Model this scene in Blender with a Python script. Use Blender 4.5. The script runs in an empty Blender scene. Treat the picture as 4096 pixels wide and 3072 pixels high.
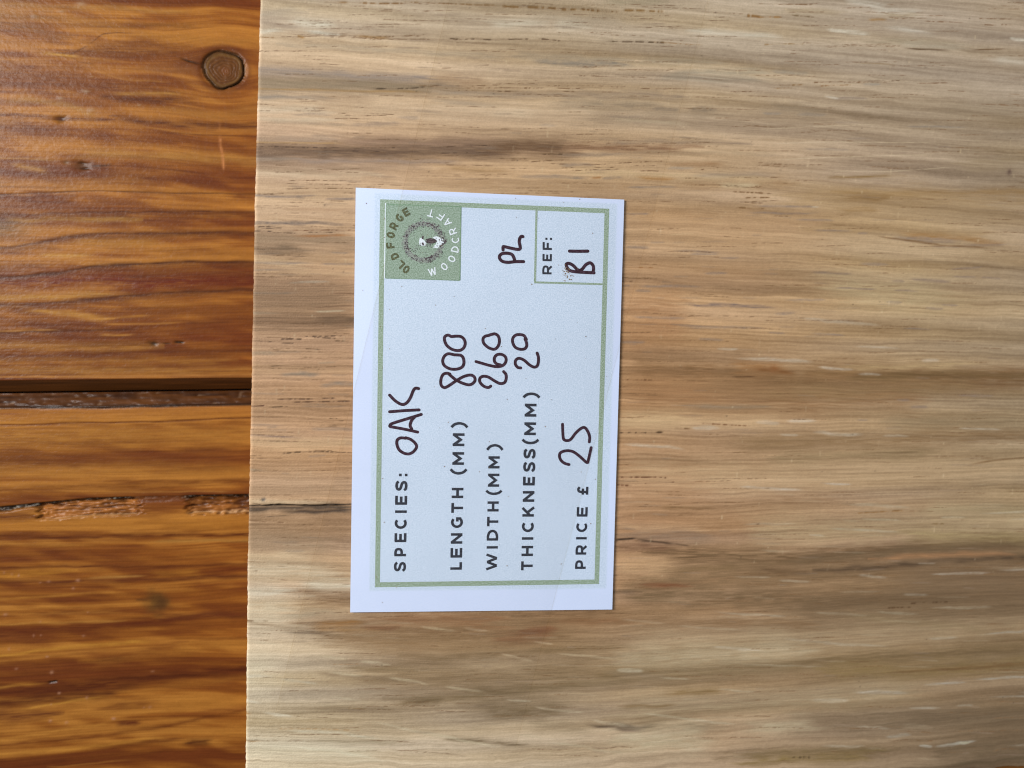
import bpy, math, random
import numpy as np
from mathutils import Matrix

# ------------------------------------------------------------------ camera, light, exposure
sc = bpy.context.scene
MM = 0.001
F, CX, CY = 2840.0, 2048.0, 1536.0           # focal length and centre in photograph pixels
BOARD_T = 20.0                               # board thickness, mm
CARD_Z = 20.45                               # top face of the card
a, b, c = (math.radians(v) for v in (2.49, -5.63, 1.03))
Rx = np.array([[1, 0, 0], [0, math.cos(a), -math.sin(a)], [0, math.sin(a), math.cos(a)]])
Ry = np.array([[math.cos(b), 0, math.sin(b)], [0, 1, 0], [-math.sin(b), 0, math.cos(b)]])
Rz = np.array([[math.cos(c), -math.sin(c), 0], [math.sin(c), math.cos(c), 0], [0, 0, 1]])
Rm = Rz @ Ry @ Rx
T = np.array([-4.88, 4.26, 144.33])
D = np.diag([1.0, -1.0, -1.0])
CAM_R = D @ Rm.T @ D
CAM_P = D @ (-Rm.T @ T) + np.array([0, 0, CARD_Z])

cam_d = bpy.data.cameras.new('camera')
cam = bpy.data.objects.new('camera', cam_d)
sc.collection.objects.link(cam)
m4 = Matrix([[CAM_R[i][j] for j in range(3)] + [CAM_P[i] * MM] for i in range(3)] + [[0, 0, 0, 1]])
cam.matrix_world = m4
cam_d.sensor_width = 36.0
cam_d.sensor_fit = 'HORIZONTAL'
cam_d.lens = 36.0 * F / 4096.0
cam_d.clip_start = 0.005
cam_d.clip_end = 50.0
cam_d.dof.use_dof = True
cam_d.dof.focus_distance = 0.1435
cam_d.dof.aperture_fstop = 9.0
sc.camera = cam

world = bpy.data.worlds.new('World')
sc.world = world
world.use_nodes = True
bg = world.node_tree.nodes['Background']
bg.inputs['Color'].default_value = (0.95, 0.97, 1.0, 1)
bg.inputs['Strength'].default_value = 0.32

ld = bpy.data.lights.new('window_light', 'AREA')
ld.shape = 'RECTANGLE'
ld.size, ld.size_y = 0.26, 0.22
ld.energy = 4.6
ld.color = (1.0, 0.985, 0.96)
lamp = bpy.data.objects.new('window_light', ld)
sc.collection.objects.link(lamp)
LP = np.array([-420.0, 150.0, 330.0])
lamp.location = LP * MM
from mathutils import Vector
lamp.rotation_euler = (Vector((0.01, -0.01, 0.02)) - Vector(LP * MM)).to_track_quat('-Z', 'Y').to_euler()

sc.view_settings.view_transform = 'Standard'
sc.view_settings.look = 'None'
sc.view_settings.exposure = 0.0
sc.view_settings.gamma = 1.0
sc.cycles.filter_width = 1.1
sc.render.resolution_x, sc.render.resolution_y = 1024, 768

# ------------------------------------------------------------------ helpers
def px2mm(px, py, z):
    """photograph pixel -> point on the horizontal plane at height z (mm)"""
    d = CAM_R @ np.array([(px - CX) / F, -(py - CY) / F, -1.0])
    t = (z - CAM_P[2]) / d[2]
    return CAM_P[0] + t * d[0], CAM_P[1] + t * d[1]

def lin(c):
    c = np.asarray(c, float) / 255.0
    return np.where(c <= 0.04045, c / 12.92, ((c + 0.055) / 1.055) ** 2.4)

ZO = dict(A=(950, 0, .4747), B=(2000, 0, .4747), C=(3050, 0, .4729), D=(2450, 760, .7441), E=(2450, 1900, .7441),
          F=(950, 2380, .7007), G=(950, 700, .5423), H=(950, 1600, .5423),
          P1=(0, 0, .4973), P2=(0, 800, .4973), P3=(0, 1450, .4973), P4=(0, 2250, .4973),
          L=(1380, 720, .26517), K=(1900, 720, .28029), Q=(1380, 1160, .51537), W=(1380, 1880, .51537),
          V=(1960, 1400, .30139), M=(1540, 810, .19289), O=(0, 0, 1.0), S=(0, 0, 1.8517))

def zp(zone, x, y):
    x0, y0, s = ZO[zone]
    return x0 + x * s, y0 + y * s

_tab = np.random.RandomState(7).rand(512, 512)
def vnoise(x, y, seed=0):
    """smooth value noise, 0..1"""
    x = np.asarray(x) + seed * 37.17; y = np.asarray(y) + seed * 91.73
    xi = np.floor(x).astype(int); yi = np.floor(y).astype(int)
    fx = x - xi; fy = y - yi
    fx = fx * fx * fx * (fx * (fx * 6 - 15) + 10); fy = fy * fy * fy * (fy * (fy * 6 - 15) + 10)
    x0 = xi & 511; x1 = (xi + 1) & 511; y0 = yi & 511; y1 = (yi + 1) & 511
    return ((_tab[y0, x0] * (1 - fx) + _tab[y0, x1] * fx) * (1 - fy) + (_tab[y1, x0] * (1 - fx) + _tab[y1, x1] * fx) * fy)

def sstep(e0, e1, x):
    t = np.clip((x - e0) / (e1 - e0), 0, 1)
    return t * t * (3 - 2 * t)

def dense_axis(lo, f0, f1, hi, d):
    """axis that is fine between f0 and f1 and coarsens outside"""
    mid = list(np.arange(f0, f1 + d * .5, d))
    left, right = [], []
    x, s = f0, d
    while x > lo:
        s *= 1.35; x -= s; left.append(x)
    if left: left[-1] = lo
    x, s = mid[-1], d
    while x < hi:
        s *= 1.35; x += s; right.append(x)
    if right: right[-1] = hi
    return np.array(left[::-1] + mid + right)

# how bright the window light falls on the wood, used to turn photographed colours into surface colours
def illum(x, y, z):
    dx, dy, dz = LP[0] - x, LP[1] - y, LP[2] - z
    r = np.sqrt(dx * dx + dy * dy + dz * dz)
    n = LP - np.array([10.0, -10.0, 20.0]); n = n / np.linalg.norm(n)
    return IA + IB * (dz / r) * ((dx * n[0] + dy * n[1] + dz * n[2]) / r) / (r * r) * 1e5
IA, IB = 0.305, 4.30          # ambient and lamp share, measured from a grey render

class Surf:
    """a wood surface sampled on a grid: colour (linear, as photographed) and relief"""
    def __init__(s, xs, ys, z):
        s.xs, s.ys, s.z = xs, ys, z
        s.X, s.Y = np.meshgrid(xs, ys)
        s.h = np.zeros_like(s.X); s.k = 0.0; s.mute = 0.0; s.lim = None
        s.rng = random.Random(5)
    def window(s, x0, x1, y0, y1):
        i0, i1 = np.searchsorted(s.xs, [x0, x1]); j0, j1 = np.searchsorted(s.ys, [y0, y1])
        return slice(max(j0 - 1, 0), j1 + 1), slice(max(i0 - 1, 0), i1 + 1)
    def stroke(s, zone, pts, w, col, alpha, kind='b', dep=0.0):
        """one mark of the wood, following the grain: b band, f ray fleck, l line, p row of pores"""
        P = sorted((x, y - s.k * x) for x, y in (px2mm(*zp(zone, *p), s.z) for p in pts))
        px = np.array([p[0] for p in P]); py = np.array([p[1] for p in P])
        if s.lim and px[0] < s.lim[0] + 2.5: px = np.r_[px[0] - 14, px]; py = np.r_[py[0], py]
        if s.lim and px[-1] > s.lim[1] - 2.5: px = np.r_[px, px[-1] + 14]; py = np.r_[py, py[-1]]
        k = ZO[zone][2] * (0.0508 if s.z > 1 else 0.0579)
        w = max(w * k, .16)
        n = s.rng.randint(0, 400)
        ext = {'b': 3.0, 'f': .3, 'l': .6, 'p': .3}[kind]
        x0, x1 = px[0] - ext, px[-1] + ext
        sl = s.window(x0, x1, py.min() - 2.2 * w - .3, py.max() + 2.2 * w + .3)
        X, Y = s.X[sl], s.Y[sl]
        if X.size == 0: return
        # a softly rounded path through the given points
        xx = np.linspace(px[0], px[-1], 60)
        yy = np.interp(xx, px, py)
        if len(px) > 2:
            ker = np.hanning(13); ker /= ker.sum()
            yy = np.convolve(np.r_[[yy[0]] * 6, yy, [yy[-1]] * 6], ker, 'valid')
        cy = np.interp(X, xx, yy) + (vnoise(X / 3.5, Y * 0, n) - .5) * min(.5 * w, .5) 
        v = np.abs(Y - cy)
        jit = min(7.0, .22 * (x1 - x0)) if kind == 'b' else 0.0
        t = np.clip((X + jit * (vnoise(X / 9, Y / .7, n + 8) + .6 * vnoise(X / 5, Y / .25, n + 9) - .8) - x0) / max(x1 - x0, 1e-3), 0, 1)
        rag = vnoise(X / 2.2, Y / .22, n + 1)
        tf = min(.3, (4.0 + w) / max(x1 - x0, 1e-3))
        if kind == 'b':
            ww = w * (.42 + .35 * vnoise(X / 6, Y / 3, n + 2))
            m = np.exp(-(v / ww) ** 2 * .9) * sstep(0, tf, t) * sstep(0, tf, 1 - t) * (.62 + .75 * rag)
        elif kind == 'f':
            ww = .5 * w * np.sqrt(np.clip(4 * t * (1 - t), 0, 1)) * (.7 + .6 * vnoise(X / 1.5, Y / .5, n + 3)) + .04
            m = np.exp(-(v / ww) ** 3) * sstep(0, .2, t) * sstep(0, .2, 1 - t) * (.45 + .6 * rag) * (.7 + .5 * vnoise(X / .6, Y / .3, n + 7))
        elif kind == 'l':
            ww = .5 * w * (.55 + .75 * vnoise(X / 5, Y * 0, n + 2))
            m = np.exp(-(v / ww) ** 2) * sstep(0, tf, t) * sstep(0, tf, 1 - t) * (.65 + .5 * rag)
        else:
            ww = .5 * w * (.5 + .8 * vnoise(X / .9, Y * 0, n + 2))
            dash = sstep(.32, .55, vnoise(X / .42, Y * 0, n + 4)) * sstep(.2, .45, vnoise(X / 2.4, Y * 0, n + 5))
            m = np.exp(-(v / ww) ** 2) * (.25 + dash) * sstep(0, .06, t) * sstep(0, .06, 1 - t)
            dep = dep or .05
        m = np.clip(m * alpha, 0, 1)
        if s.mute: col = np.array(col, float) * (1 - s.mute) + np.mean(col) * s.mute
        tgt = lin(col) / illum((px[0] + px[-1]) / 2, py.mean(), s.z)
        s.c[sl] += (tgt - s.c[sl]) * m[..., None]
        if dep: s.h[sl] -= dep * m
    def run(s, zone, kind, rows, scale=1.0):
        for r in rows:
            s.stroke(zone, r[0], r[1], r[2], min(1, r[3] * scale), kind, *(r[4:5]))

def grid_mesh(name, X, Y, Z, col, mat, zbot):
    ny, nx = X.shape
    n = nx * ny
    co = np.stack([X, Y, Z], -1).reshape(-1, 3)
    idx = np.arange(n).reshape(ny, nx)
    q = np.stack([idx[:-1, :-1], idx[:-1, 1:], idx[1:, 1:], idx[1:, :-1]], -1).reshape(-1, 4)
    ring = np.r_[idx[0, :], idx[1:, -1], idx[-1, -2::-1], idx[-2:0:-1, 0]]
    low = co[ring].copy(); low[:, 2] = zbot
    m = len(ring)
    li = n + np.arange(m)
    nxt = np.roll(np.arange(m), -1)
    side = np.stack([ring, li, li[nxt], ring[nxt]], -1)
    co = np.r_[co, low] * MM
    quads = np.r_[q, side]
    corners = np.r_[quads.reshape(-1), li[::-1]]
    starts = np.r_[np.arange(len(quads)) * 4, len(quads) * 4]
    totals = np.r_[np.full(len(quads), 4), m]
    me = bpy.data.meshes.new(name)
    me.vertices.add(len(co)); me.vertices.foreach_set('co', co.astype(np.float32).ravel())
    me.loops.add(len(corners)); me.loops.foreach_set('vertex_index', corners.astype(np.int32))
    me.polygons.add(len(starts)); me.polygons.foreach_set('loop_start', starts.astype(np.int32))
    me.polygons.foreach_set('loop_total', totals.astype(np.int32))
    sm = np.zeros(len(starts), bool); sm[:len(q)] = True
    me.polygons.foreach_set('use_smooth', sm)
    me.update(calc_edges=True)
    ca = me.color_attributes.new('grain', 'FLOAT_COLOR', 'POINT')
    cc = np.ones((len(co), 4), np.float32)
    cf = col.reshape(-1, 3); cc[:n, :3] = cf; cc[n:, :3] = cf[ring] * .9
    ca.data.foreach_set('color', np.clip(cc, 0.002, .95).ravel())
    me.materials.append(mat)
    o = bpy.data.objects.new(name, me)
    sc.collection.objects.link(o)
    return o

def empty(name, loc=(0, 0, 0)):
    o = bpy.data.objects.new(name, None); sc.collection.objects.link(o)
    o.location = [v * MM for v in loc]; o.empty_display_size = .01
    return o

def tag(o, label=None, cat=None, group=None, kind=None):
    for k, v in (('label', label), ('category', cat), ('group', group), ('kind', kind)):
        if v: o[k] = v
    return o

def new_mat(name):
    m = bpy.data.materials.new(name); m.use_nodes = True
    nt = m.node_tree
    return m, nt, nt.nodes['Principled BSDF']

def node(nt, t, **kw):
    n = nt.nodes.new(t)
    for k, v in kw.items():
        if k in n.inputs.keys(): n.inputs[k].default_value = v
        else: setattr(n, k, v)
    return n

def mapping(nt, scale, rot=0):
    tc = node(nt, 'ShaderNodeTexCoord')
    mp = node(nt, 'ShaderNodeMapping')
    mp.inputs['Scale'].default_value = scale
    mp.inputs['Rotation'].default_value = (0, 0, rot)
    nt.links.new(tc.outputs['Object'], mp.inputs['Vector'])
    return mp.outputs['Vector']

def wood_mat(name, rough, fibre, bump, coat, pebble, spec):
    m, nt, bs = new_mat(name)
    at = node(nt, 'ShaderNodeAttribute', attribute_name='grain')
    n1 = node(nt, 'ShaderNodeTexNoise', Scale=1.0, Detail=4.0, Roughness=.6)
    nt.links.new(mapping(nt, (160, 5200, 800)), n1.inputs['Vector'])
    n2 = node(nt, 'ShaderNodeTexNoise', Scale=1.0, Detail=3.0, Roughness=.6)
    nt.links.new(mapping(nt, (2600, 3400, 2600)), n2.inputs['Vector'])
    mr = node(nt, 'ShaderNodeMapRange'); mr.inputs['From Min'].default_value = .25; mr.inputs['From Max'].default_value = .75
    mr.inputs['To Min'].default_value = 1 - fibre; mr.inputs['To Max'].default_value = 1 + fibre
    nt.links.new(n1.outputs['Fac'], mr.inputs['Value'])
    mr2 = node(nt, 'ShaderNodeMapRange'); mr2.inputs['From Min'].default_value = .25; mr2.inputs['From Max'].default_value = .75
    mr2.inputs['To Min'].default_value = 1 - fibre * .6; mr2.inputs['To Max'].default_value = 1 + fibre * .6
    nt.links.new(n2.outputs['Fac'], mr2.inputs['Value'])
    mu = node(nt, 'ShaderNodeMath', operation='MULTIPLY')
    nt.links.new(mr.outputs[0], mu.inputs[0]); nt.links.new(mr2.outputs[0], mu.inputs[1])
    vm = node(nt, 'ShaderNodeVectorMath', operation='SCALE')
    nt.links.new(at.outputs['Color'], vm.inputs[0]); nt.links.new(mu.outputs[0], vm.inputs['Scale'])
    nt.links.new(vm.outputs[0], bs.inputs['Base Color'])
    bs.inputs['Roughness'].default_value = rough
    bs.inputs['Specular IOR Level'].default_value = spec
    ad = node(nt, 'ShaderNodeMath', operation='ADD')
    sc2 = node(nt, 'ShaderNodeMath', operation='MULTIPLY'); sc2.inputs[1].default_value = pebble
    nt.links.new(n2.outputs['Fac'], sc2.inputs[0])
    nt.links.new(n1.outputs['Fac'], ad.inputs[0]); nt.links.new(sc2.outputs[0], ad.inputs[1])
    bp = node(nt, 'ShaderNodeBump', Strength=bump, Distance=.00012)
    nt.links.new(ad.outputs[0], bp.inputs['Height'])
    nt.links.new(bp.outputs[0], bs.inputs['Normal'])
    if coat:
        bs.inputs['Coat Weight'].default_value = coat
        bs.inputs['Coat Roughness'].default_value = .3
        n3 = node(nt, 'ShaderNodeTexNoise', Scale=1.0, Detail=3.0, Roughness=.55)
        nt.links.new(mapping(nt, (700, 1100, 700)), n3.inputs['Vector'])
        b2 = node(nt, 'ShaderNodeBump', Strength=.65, Distance=.00016)
        nt.links.new(n3.outputs['Fac'], b2.inputs['Height'])
        nt.links.new(b2.outputs[0], bs.inputs['Coat Normal'])
    return m

OAK = wood_mat('raw_oak', .62, .11, .6, 0, .9, .3)
PINE = wood_mat('varnished_pine', .6, .08, .35, .2, .8, .04)

# ------------------------------------------------------------------ the pine table
def line_at(zone, p, q, z):
    x0, y0 = px2mm(*zp(zone, *p), z); x1, y1 = px2mm(*zp(zone, *q), z)
    k = (y1 - y0) / (x1 - x0)
    return y0 - k * x0, k

def add_spot(s, zone, x, y, rx, ry, col, alpha, dep=0, hard=2):
    cx, cy = px2mm(*zp(zone, x, y), s.z); cy -= s.k * cx
    k = ZO[zone][2] * (0.0508 if s.z > 1 else 0.0579)
    rx, ry = rx * k, ry * k
    sl = s.window(cx - 2.5 * rx, cx + 2.5 * rx, cy - 2.5 * ry, cy + 2.5 * ry)
    X, Y = s.X[sl], s.Y[sl]
    wob = .75 + .5 * vnoise(X / (rx * .6), Y / (ry * .6), 11)
    d = np.sqrt(((X - cx) / rx) ** 2 + ((Y - cy) / ry) ** 2) / wob
    m = np.exp(-d ** hard) * alpha
    s.c[sl] += (lin(col) / illum(cx, cy, s.z) - s.c[sl]) * m[..., None]
    s.h[sl] -= dep * np.exp(-d ** hard)

def v_scratch(s, zone, pts, w, col, alpha, dep=0):
    """a mark that runs across the grain"""
    P = sorted([px2mm(*zp(zone, *p), s.z)[::-1] for p in pts])
    qy = np.array([p[0] - s.k * p[1] for p in P]); qx = np.array([p[1] for p in P])
    k = ZO[zone][2] * (0.0508 if s.z > 1 else 0.0579); w *= k
    sl = s.window(qx.min() - 3 * w, qx.max() + 3 * w, qy[0], qy[-1])
    X, Y = s.X[sl], s.Y[sl]
    if X.size == 0: return
    t = (Y - qy[0]) / max(qy[-1] - qy[0], 1e-6)
    m = np.exp(-((X - np.interp(Y, qy, qx)) / (w * .6)) ** 2) * sstep(0, .2, t) * sstep(0, .2, 1 - t)
    m *= alpha * (.4 + .9 * vnoise(X * 2, Y * 1.6, 3))
    s.c[sl] += (lin(col) / illum(qx.mean(), qy.mean(), s.z) - s.c[sl]) * np.clip(m, 0, 1)[..., None]
    s.h[sl] -= dep * m

UF0, UFK = line_at('P3', (0, 122), (2010, 120), 0)      # where the upper plank starts to round over
UG0, UGK = line_at('P3', (0, 238), (2010, 212), -2)     # the gap
LG0, LGK = line_at('P3', (0, 250), (2010, 226), -2)
LF0, LFK = line_at('P3', (0, 362), (2010, 338), 0)
XL = px2mm(0, 1536, 0)[0]
XE = px2mm(1000, 1536, 0)[0]
TX0, TX1 = XL - 70, 320.0

def pine_base(s, seed):
    X, Y = s.X, s.Y
    flow = Y + 2.4 * (vnoise(X / 34, Y / 22, seed) - .5) + .3 * (vnoise(X / 14, Y / 7, seed + 1) - .5)
    kx, ky = px2mm(*zp('P1', 1798, 555), 0); dk = Y - (ky - s.k * kx)
    flow = flow - 3.2 * np.exp(-((X - kx) / 8.5) ** 2) * np.tanh(dk / 2.5) * np.exp(-np.abs(dk) / 9)
    band = vnoise(X / 130, flow / 4.2, seed + 2) * .65 + vnoise(X / 60, flow / 1.6, seed + 3) * .35
    fine = vnoise(X / 16, flow / .34, seed + 4) * .55 + vnoise(X / 6, flow / .2, seed + 5) * .45
    shim = vnoise(X / 5 + flow * .5, flow / 1.3, seed + 6)
    t = sstep(.26, .74, band * .70 + fine * .14 + shim * .20)
    dark, mid, gold = lin((104, 50, 15)), lin((138, 80, 25)), lin((172, 112, 44))
    c = np.where(t[..., None] < .5, dark + (mid - dark) * (t[..., None] * 2), mid + (gold - mid) * (t[..., None] * 2 - 1))
    s.c = c / illum(s.xs.clip(XL - 20, XE + 20), 0, 0)[None, :, None]
    s.h = -.05 * (1 - band) + .03 * fine
    s.rng = random.Random(seed); s.lim = (XL, XE); s.flow = flow

def pine_fibre(s, seed):
    """fine fibres running through every mark"""
    X, Y, fl = s.X, s.Y, s.flow
    f = (vnoise(X / 14, fl / .22, seed) - .5) * .26 + (vnoise(X / 3.5, fl / .3, seed + 1) - .5) * .16 + (vnoise(X / 25, fl / .6, seed + 2) - .5) * .14 + (vnoise(X / .5, Y / .4, seed + 3) - .5) * .08
    s.c = s.c * np.stack([1 + f * .9, 1 + f * 1.1, 1 + f * 1.4], -1)

# --- upper plank
ys_u = dense_axis(0, 0, 95, 160, .15)
xs_t = dense_axis(TX0, XL - 10, XE + 3, TX1, .3)
up = Surf(xs_t, ys_u + UG0, 0.0); up.k = UGK
pine_base(up, 20)
RED, DRK, GLD = (106, 52, 17), (84, 40, 10), (178, 120, 50)
up.run('P1', 'b', [
 ([(0,60),(300,80)],110,(150,110,75),.4), ([(0,200),(300,250),(500,300)],80,(112,68,38),.55), ([(0,560),(700,680),(1400,720)],150,RED,.6),
 ([(580,440),(800,400),(1000,400),(1300,430),(1640,480)],110,(105,55,22),.65), ([(1050,340),(1800,400),(2060,420)],50,(112,58,18),.55),
 ([(1050,200),(1550,220)],30,(100,55,15),.5), ([(1300,640),(1700,690),(2060,690)],40,RED,.5), ([(880,780),(1200,800),(1560,810)],50,(92,44,12),.75),
 ([(1000,960),(1400,1000),(2040,1030)],50,(92,46,18),.75), ([(0,920),(480,950),(800,950)],36,(95,42,18),.7), ([(0,1010),(400,1040)],70,(92,42,22),.55),
 ([(800,1110),(1400,1160)],50,(105,50,15),.6), ([(1560,1180),(2040,1200)],70,RED,.55), ([(0,1380),(500,1420)],80,(110,55,22),.5),
 ([(0,1590),(500,1585)],40,(95,40,15),.6), ([(1850,1590),(2040,1580)],60,(100,45,10),.6), ([(1500,520),(1640,540)],110,(110,62,30),.5),
 ([(1200,560),(1500,550)],60,(135,85,45),.5),
 ([(100,40),(800,60),(1400,100)],30,(172,122,58),.5), ([(60,120),(500,160),(1000,220)],70,(168,114,50),.55), ([(390,430),(580,455)],20,(192,138,50),.8),
 ([(640,460),(900,480)],16,GLD,.5), ([(900,270),(2060,340)],40,(158,104,40),.45), ([(1000,750),(1450,750)],20,(165,115,50),.7),
 ([(150,800),(500,830),(740,920)],40,(170,122,58),.65), ([(1350,870),(1750,930),(2040,880)],70,(150,100,42),.5), ([(650,1230),(1100,1240),(2040,1290)],60,(168,118,54),.65),
 ([(160,1340),(330,1370)],40,(182,130,60),.6), ([(0,1480),(600,1480),(1200,1450)],60,(160,105,42),.45), ([(900,1400),(1500,1380)],50,(160,100,35),.4),
 ([(0,300),(400,420)],60,(135,85,45),.3)])
def under_band(rows, d=16, w=46, col=(92, 44, 14), al=.5):  # soft red-brown grain band below each dark line
    return [([(x, y + d) for x, y in r[0]], w, col, al) for r in rows]
up.run('P1', 'l', [
 ([(700,370),(820,275),(950,262),(1100,270)],12,(95,50,14),.8), ([(560,440),(640,400),(700,370)],12,(95,50,14),.7), ([(580,460),(640,500),(760,520)],10,(95,52,14),.6),
 ([(600,520),(1000,640),(1400,660)],12,GLD,.5), ([(1240,1060),(1760,1090),(2040,1100)],14,(95,46,12),.8,.04), ([(1050,1000),(1500,1070),(1800,1075)],14,GLD,.5),
 ([(1200,1340),(1900,1320)],10,DRK,.4), ([(720,1335),(900,1325)],14,(70,35,10),.7), ([(0,1565),(300,1555),(700,1530),(1300,1550),(2040,1560)],16,(80,38,8),.8,.06),
 ([(0,1270),(500,1290)],14,(182,136,72),.5), ([(1450,465),(1520,490),(1640,517)],16,(38,26,14),.95,.2), ([(1560,510),(1640,560)],24,(70,40,20),.6)])
up.run('P2', 'b', [
 ([(1600,140),(2040,180)],50,RED,.65), ([(1650,268),(2040,280)],26,(95,42,10),.65), ([(0,640),(400,640),(800,620),(1100,680),(1500,650),(2040,665)],110,(104,40,14),.85),
 ([(1500,650),(2040,650)],70,(96,36,12),.6), ([(1000,730),(1500,720),(2040,700)],30,RED,.5), ([(600,820),(1100,780)],40,(95,42,12),.5),
 ([(200,1000),(900,990)],50,(102,50,20),.65), ([(900,1050),(1200,1040)],30,(95,42,10),.5), ([(1480,1100),(2040,1130)],50,(110,52,16),.6),
 ([(620,1330),(700,1330)],20,RED,.6), ([(0,230),(220,235)],150,(108,84,58),.6), ([(1100,880),(2040,900)],90,(118,66,20),.5),
 ([(170,160),(620,150),(1030,155)],26,(178,128,55),.65), ([(350,440),(550,450),(750,440)],22,(184,132,58),.7), ([(650,340),(1250,350)],60,(163,110,42),.55),
 ([(700,520),(900,510)],14,GLD,.6), ([(0,790),(400,780),(800,745)],36,(182,130,58),.65), ([(210,875),(500,905),(800,960)],30,(184,130,56),.75),
 ([(750,960),(1200,930)],16,GLD,.6), ([(900,1000),(1400,990)],14,GLD,.55), ([(0,1060),(400,1045)],12,(190,138,74),.6),
 ([(0,1170),(800,1190),(1200,1190)],60,(168,114,48),.6), ([(0,1280),(800,1290),(1800,1300)],40,(163,110,46),.5), ([(0,1370),(800,1370),(2000,1380)],60,(163,112,50),.6),
 ([(900,1085),(980,1085)],16,GLD,.7), ([(1250,420),(2040,440)],60,(140,88,30),.5), ([(0,560),(300,540)],50,(100,55,35),.5)])
P2D = [
 ([(0,120),(200,125),(450,105),(900,95),(2040,95)],20,(88,42,12),.8,.02), ([(0,385),(200,380),(400,320),(650,275),(1100,265),(2040,260)],28,(84,40,11),.85,.03),
 ([(0,620),(200,615),(450,590),(650,545),(1000,515),(1600,500),(2040,505)],28,(74,34,10),.9,.04), ([(0,845),(400,840),(700,805),(1000,775),(1400,740),(2040,720)],28,(80,37,10),.85,.03),
 ([(1100,600),(1700,560),(2040,590)],10,(120,70,20),.5), ([(0,1070),(500,1055),(1000,1040),(1150,1020)],26,(84,39,11),.85,.03), ([(1450,990),(1900,980)],14,DRK,.7),
 ([(0,1250),(600,1245),(900,1240),(1200,1215),(2040,1210)],24,(94,45,13),.85,.02), ([(1200,1250),(1800,1230)],14,RED,.5), ([(0,1330),(600,1325)],10,RED,.5),
 ([(0,1420),(700,1420),(2040,1405)],16,(184,126,62),.65), ([(1410,1140),(1470,1143)],18,(36,24,10),.95,.2), ([(1320,1150),(1360,1152)],12,(50,34,16),.8,.1)]
up.run('P2', 'b', under_band(P2D[:5] + P2D[7:8]))
up.run('P2', 'l', P2D)
up.run('P3', 'l', [([(0,118),(1000,122),(2010,116)],10,(180,122,60),.6), ([(1500,70),(2010,68)],14,(100,50,14),.7)])
add_spot(up, 'P2', 1232, 1155, 34, 18, (58, 46, 32), .9, .25)
add_spot(up, 'P1', 490, 955, 40, 26, (62, 36, 30), .8, .3)
add_spot(up, 'P1', 660, 1330, 60, 34, (92, 66, 44), .7, .25); add_spot(up, 'P1', 655, 1308, 26, 10, (60, 38, 18), .7, .2); add_spot(up, 'P1', 680, 1355, 30, 10, (52, 32, 14), .8, .2)
add_spot(up, 'P1', 530, 1305, 20, 16, (120, 96, 70), .6, .1)
for (x, y, r) in ((690, 735, 26), (730, 885, 30), (490, 790, 24), (500, 90, 18), (650, 30, 34), (280, 130, 26), (740, 615, 10), (1120, 845, 14)):
    add_spot(up, 'P1', x, y, r, r * .55, (172, 142, 112), .55, -.05)
for (x, y) in ((740, 632), (1095, 690), (385, 690)):
    add_spot(up, 'P2', x, y, 22, 14, (120, 70, 62), .5, -.12)
v_scratch(up, 'P1', [(1765,1075),(1775,1180),(1792,1260),(1800,1385)], 14, (196,128,76), .9)
v_scratch(up, 'P1', [(1770,960),(1768,1060)], 9, (170,110,60), .5)
# knot seat
KN = []
def knot_seat(s, zone, x, y, rx, ry, dep):
    cx, cy = px2mm(*zp(zone, x, y), 0); k = ZO[zone][2] * .0579
    rx, ry = rx * k, ry * k
    X, Y = s.X, s.Y + s.k * s.X
    d = np.sqrt(((X - cx) / rx) ** 2 + ((Y - cy) / ry) ** 2)
    e = np.arctan2(Y - cy, X - cx)
    rag = .16 * (vnoise(e * 1.6 + 20, d * 0, 5) - .5)
    m = np.exp(-((d - 1.0 - rag) / .07) ** 2)
    s.c += (lin((44, 36, 22)) / illum(cx, cy, 0) - s.c) * (m * .85)[..., None]
    m2 = np.exp(-((d - 1.18) / .16) ** 2)
    s.c += (lin((96, 48, 18)) / illum(cx, cy, 0) - s.c) * (m2 * .55)[..., None]
    s.h = np.where(d < 1.02 + rag, -dep, s.h - .12 * np.exp(-((d - 1.05) / .06) ** 2))
    return cx, cy, rx, ry
K1 = knot_seat(up, 'P1', 1798, 555, 158, 143, .45)

pine_fibre(up, 140)
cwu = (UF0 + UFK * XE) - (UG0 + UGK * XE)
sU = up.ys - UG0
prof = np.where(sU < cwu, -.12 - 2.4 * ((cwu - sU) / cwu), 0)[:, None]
chamfer_dark = sstep(cwu * 1.03, cwu * .93, sU)[:, None, None]  # mask for the darker brown over the chamfer
up.c = up.c * (1 - chamfer_dark) + (lin((82, 46, 17)) / illum(XE - 30, 0, 0)) * chamfer_dark * (.7 + .6 * vnoise(up.X / 9, up.Y / .4, 3))[..., None]
up.h = np.minimum(up.h - .03, -.005) + prof
table = tag(empty('pine_table', (XL, 0, -22)), 'orange brown varnished pine tabletop of worn planks under the oak board', 'table')
plank_u = grid_mesh('plank', up.X, up.Y + up.k * up.X, up.h, up.c, PINE, -22)

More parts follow.
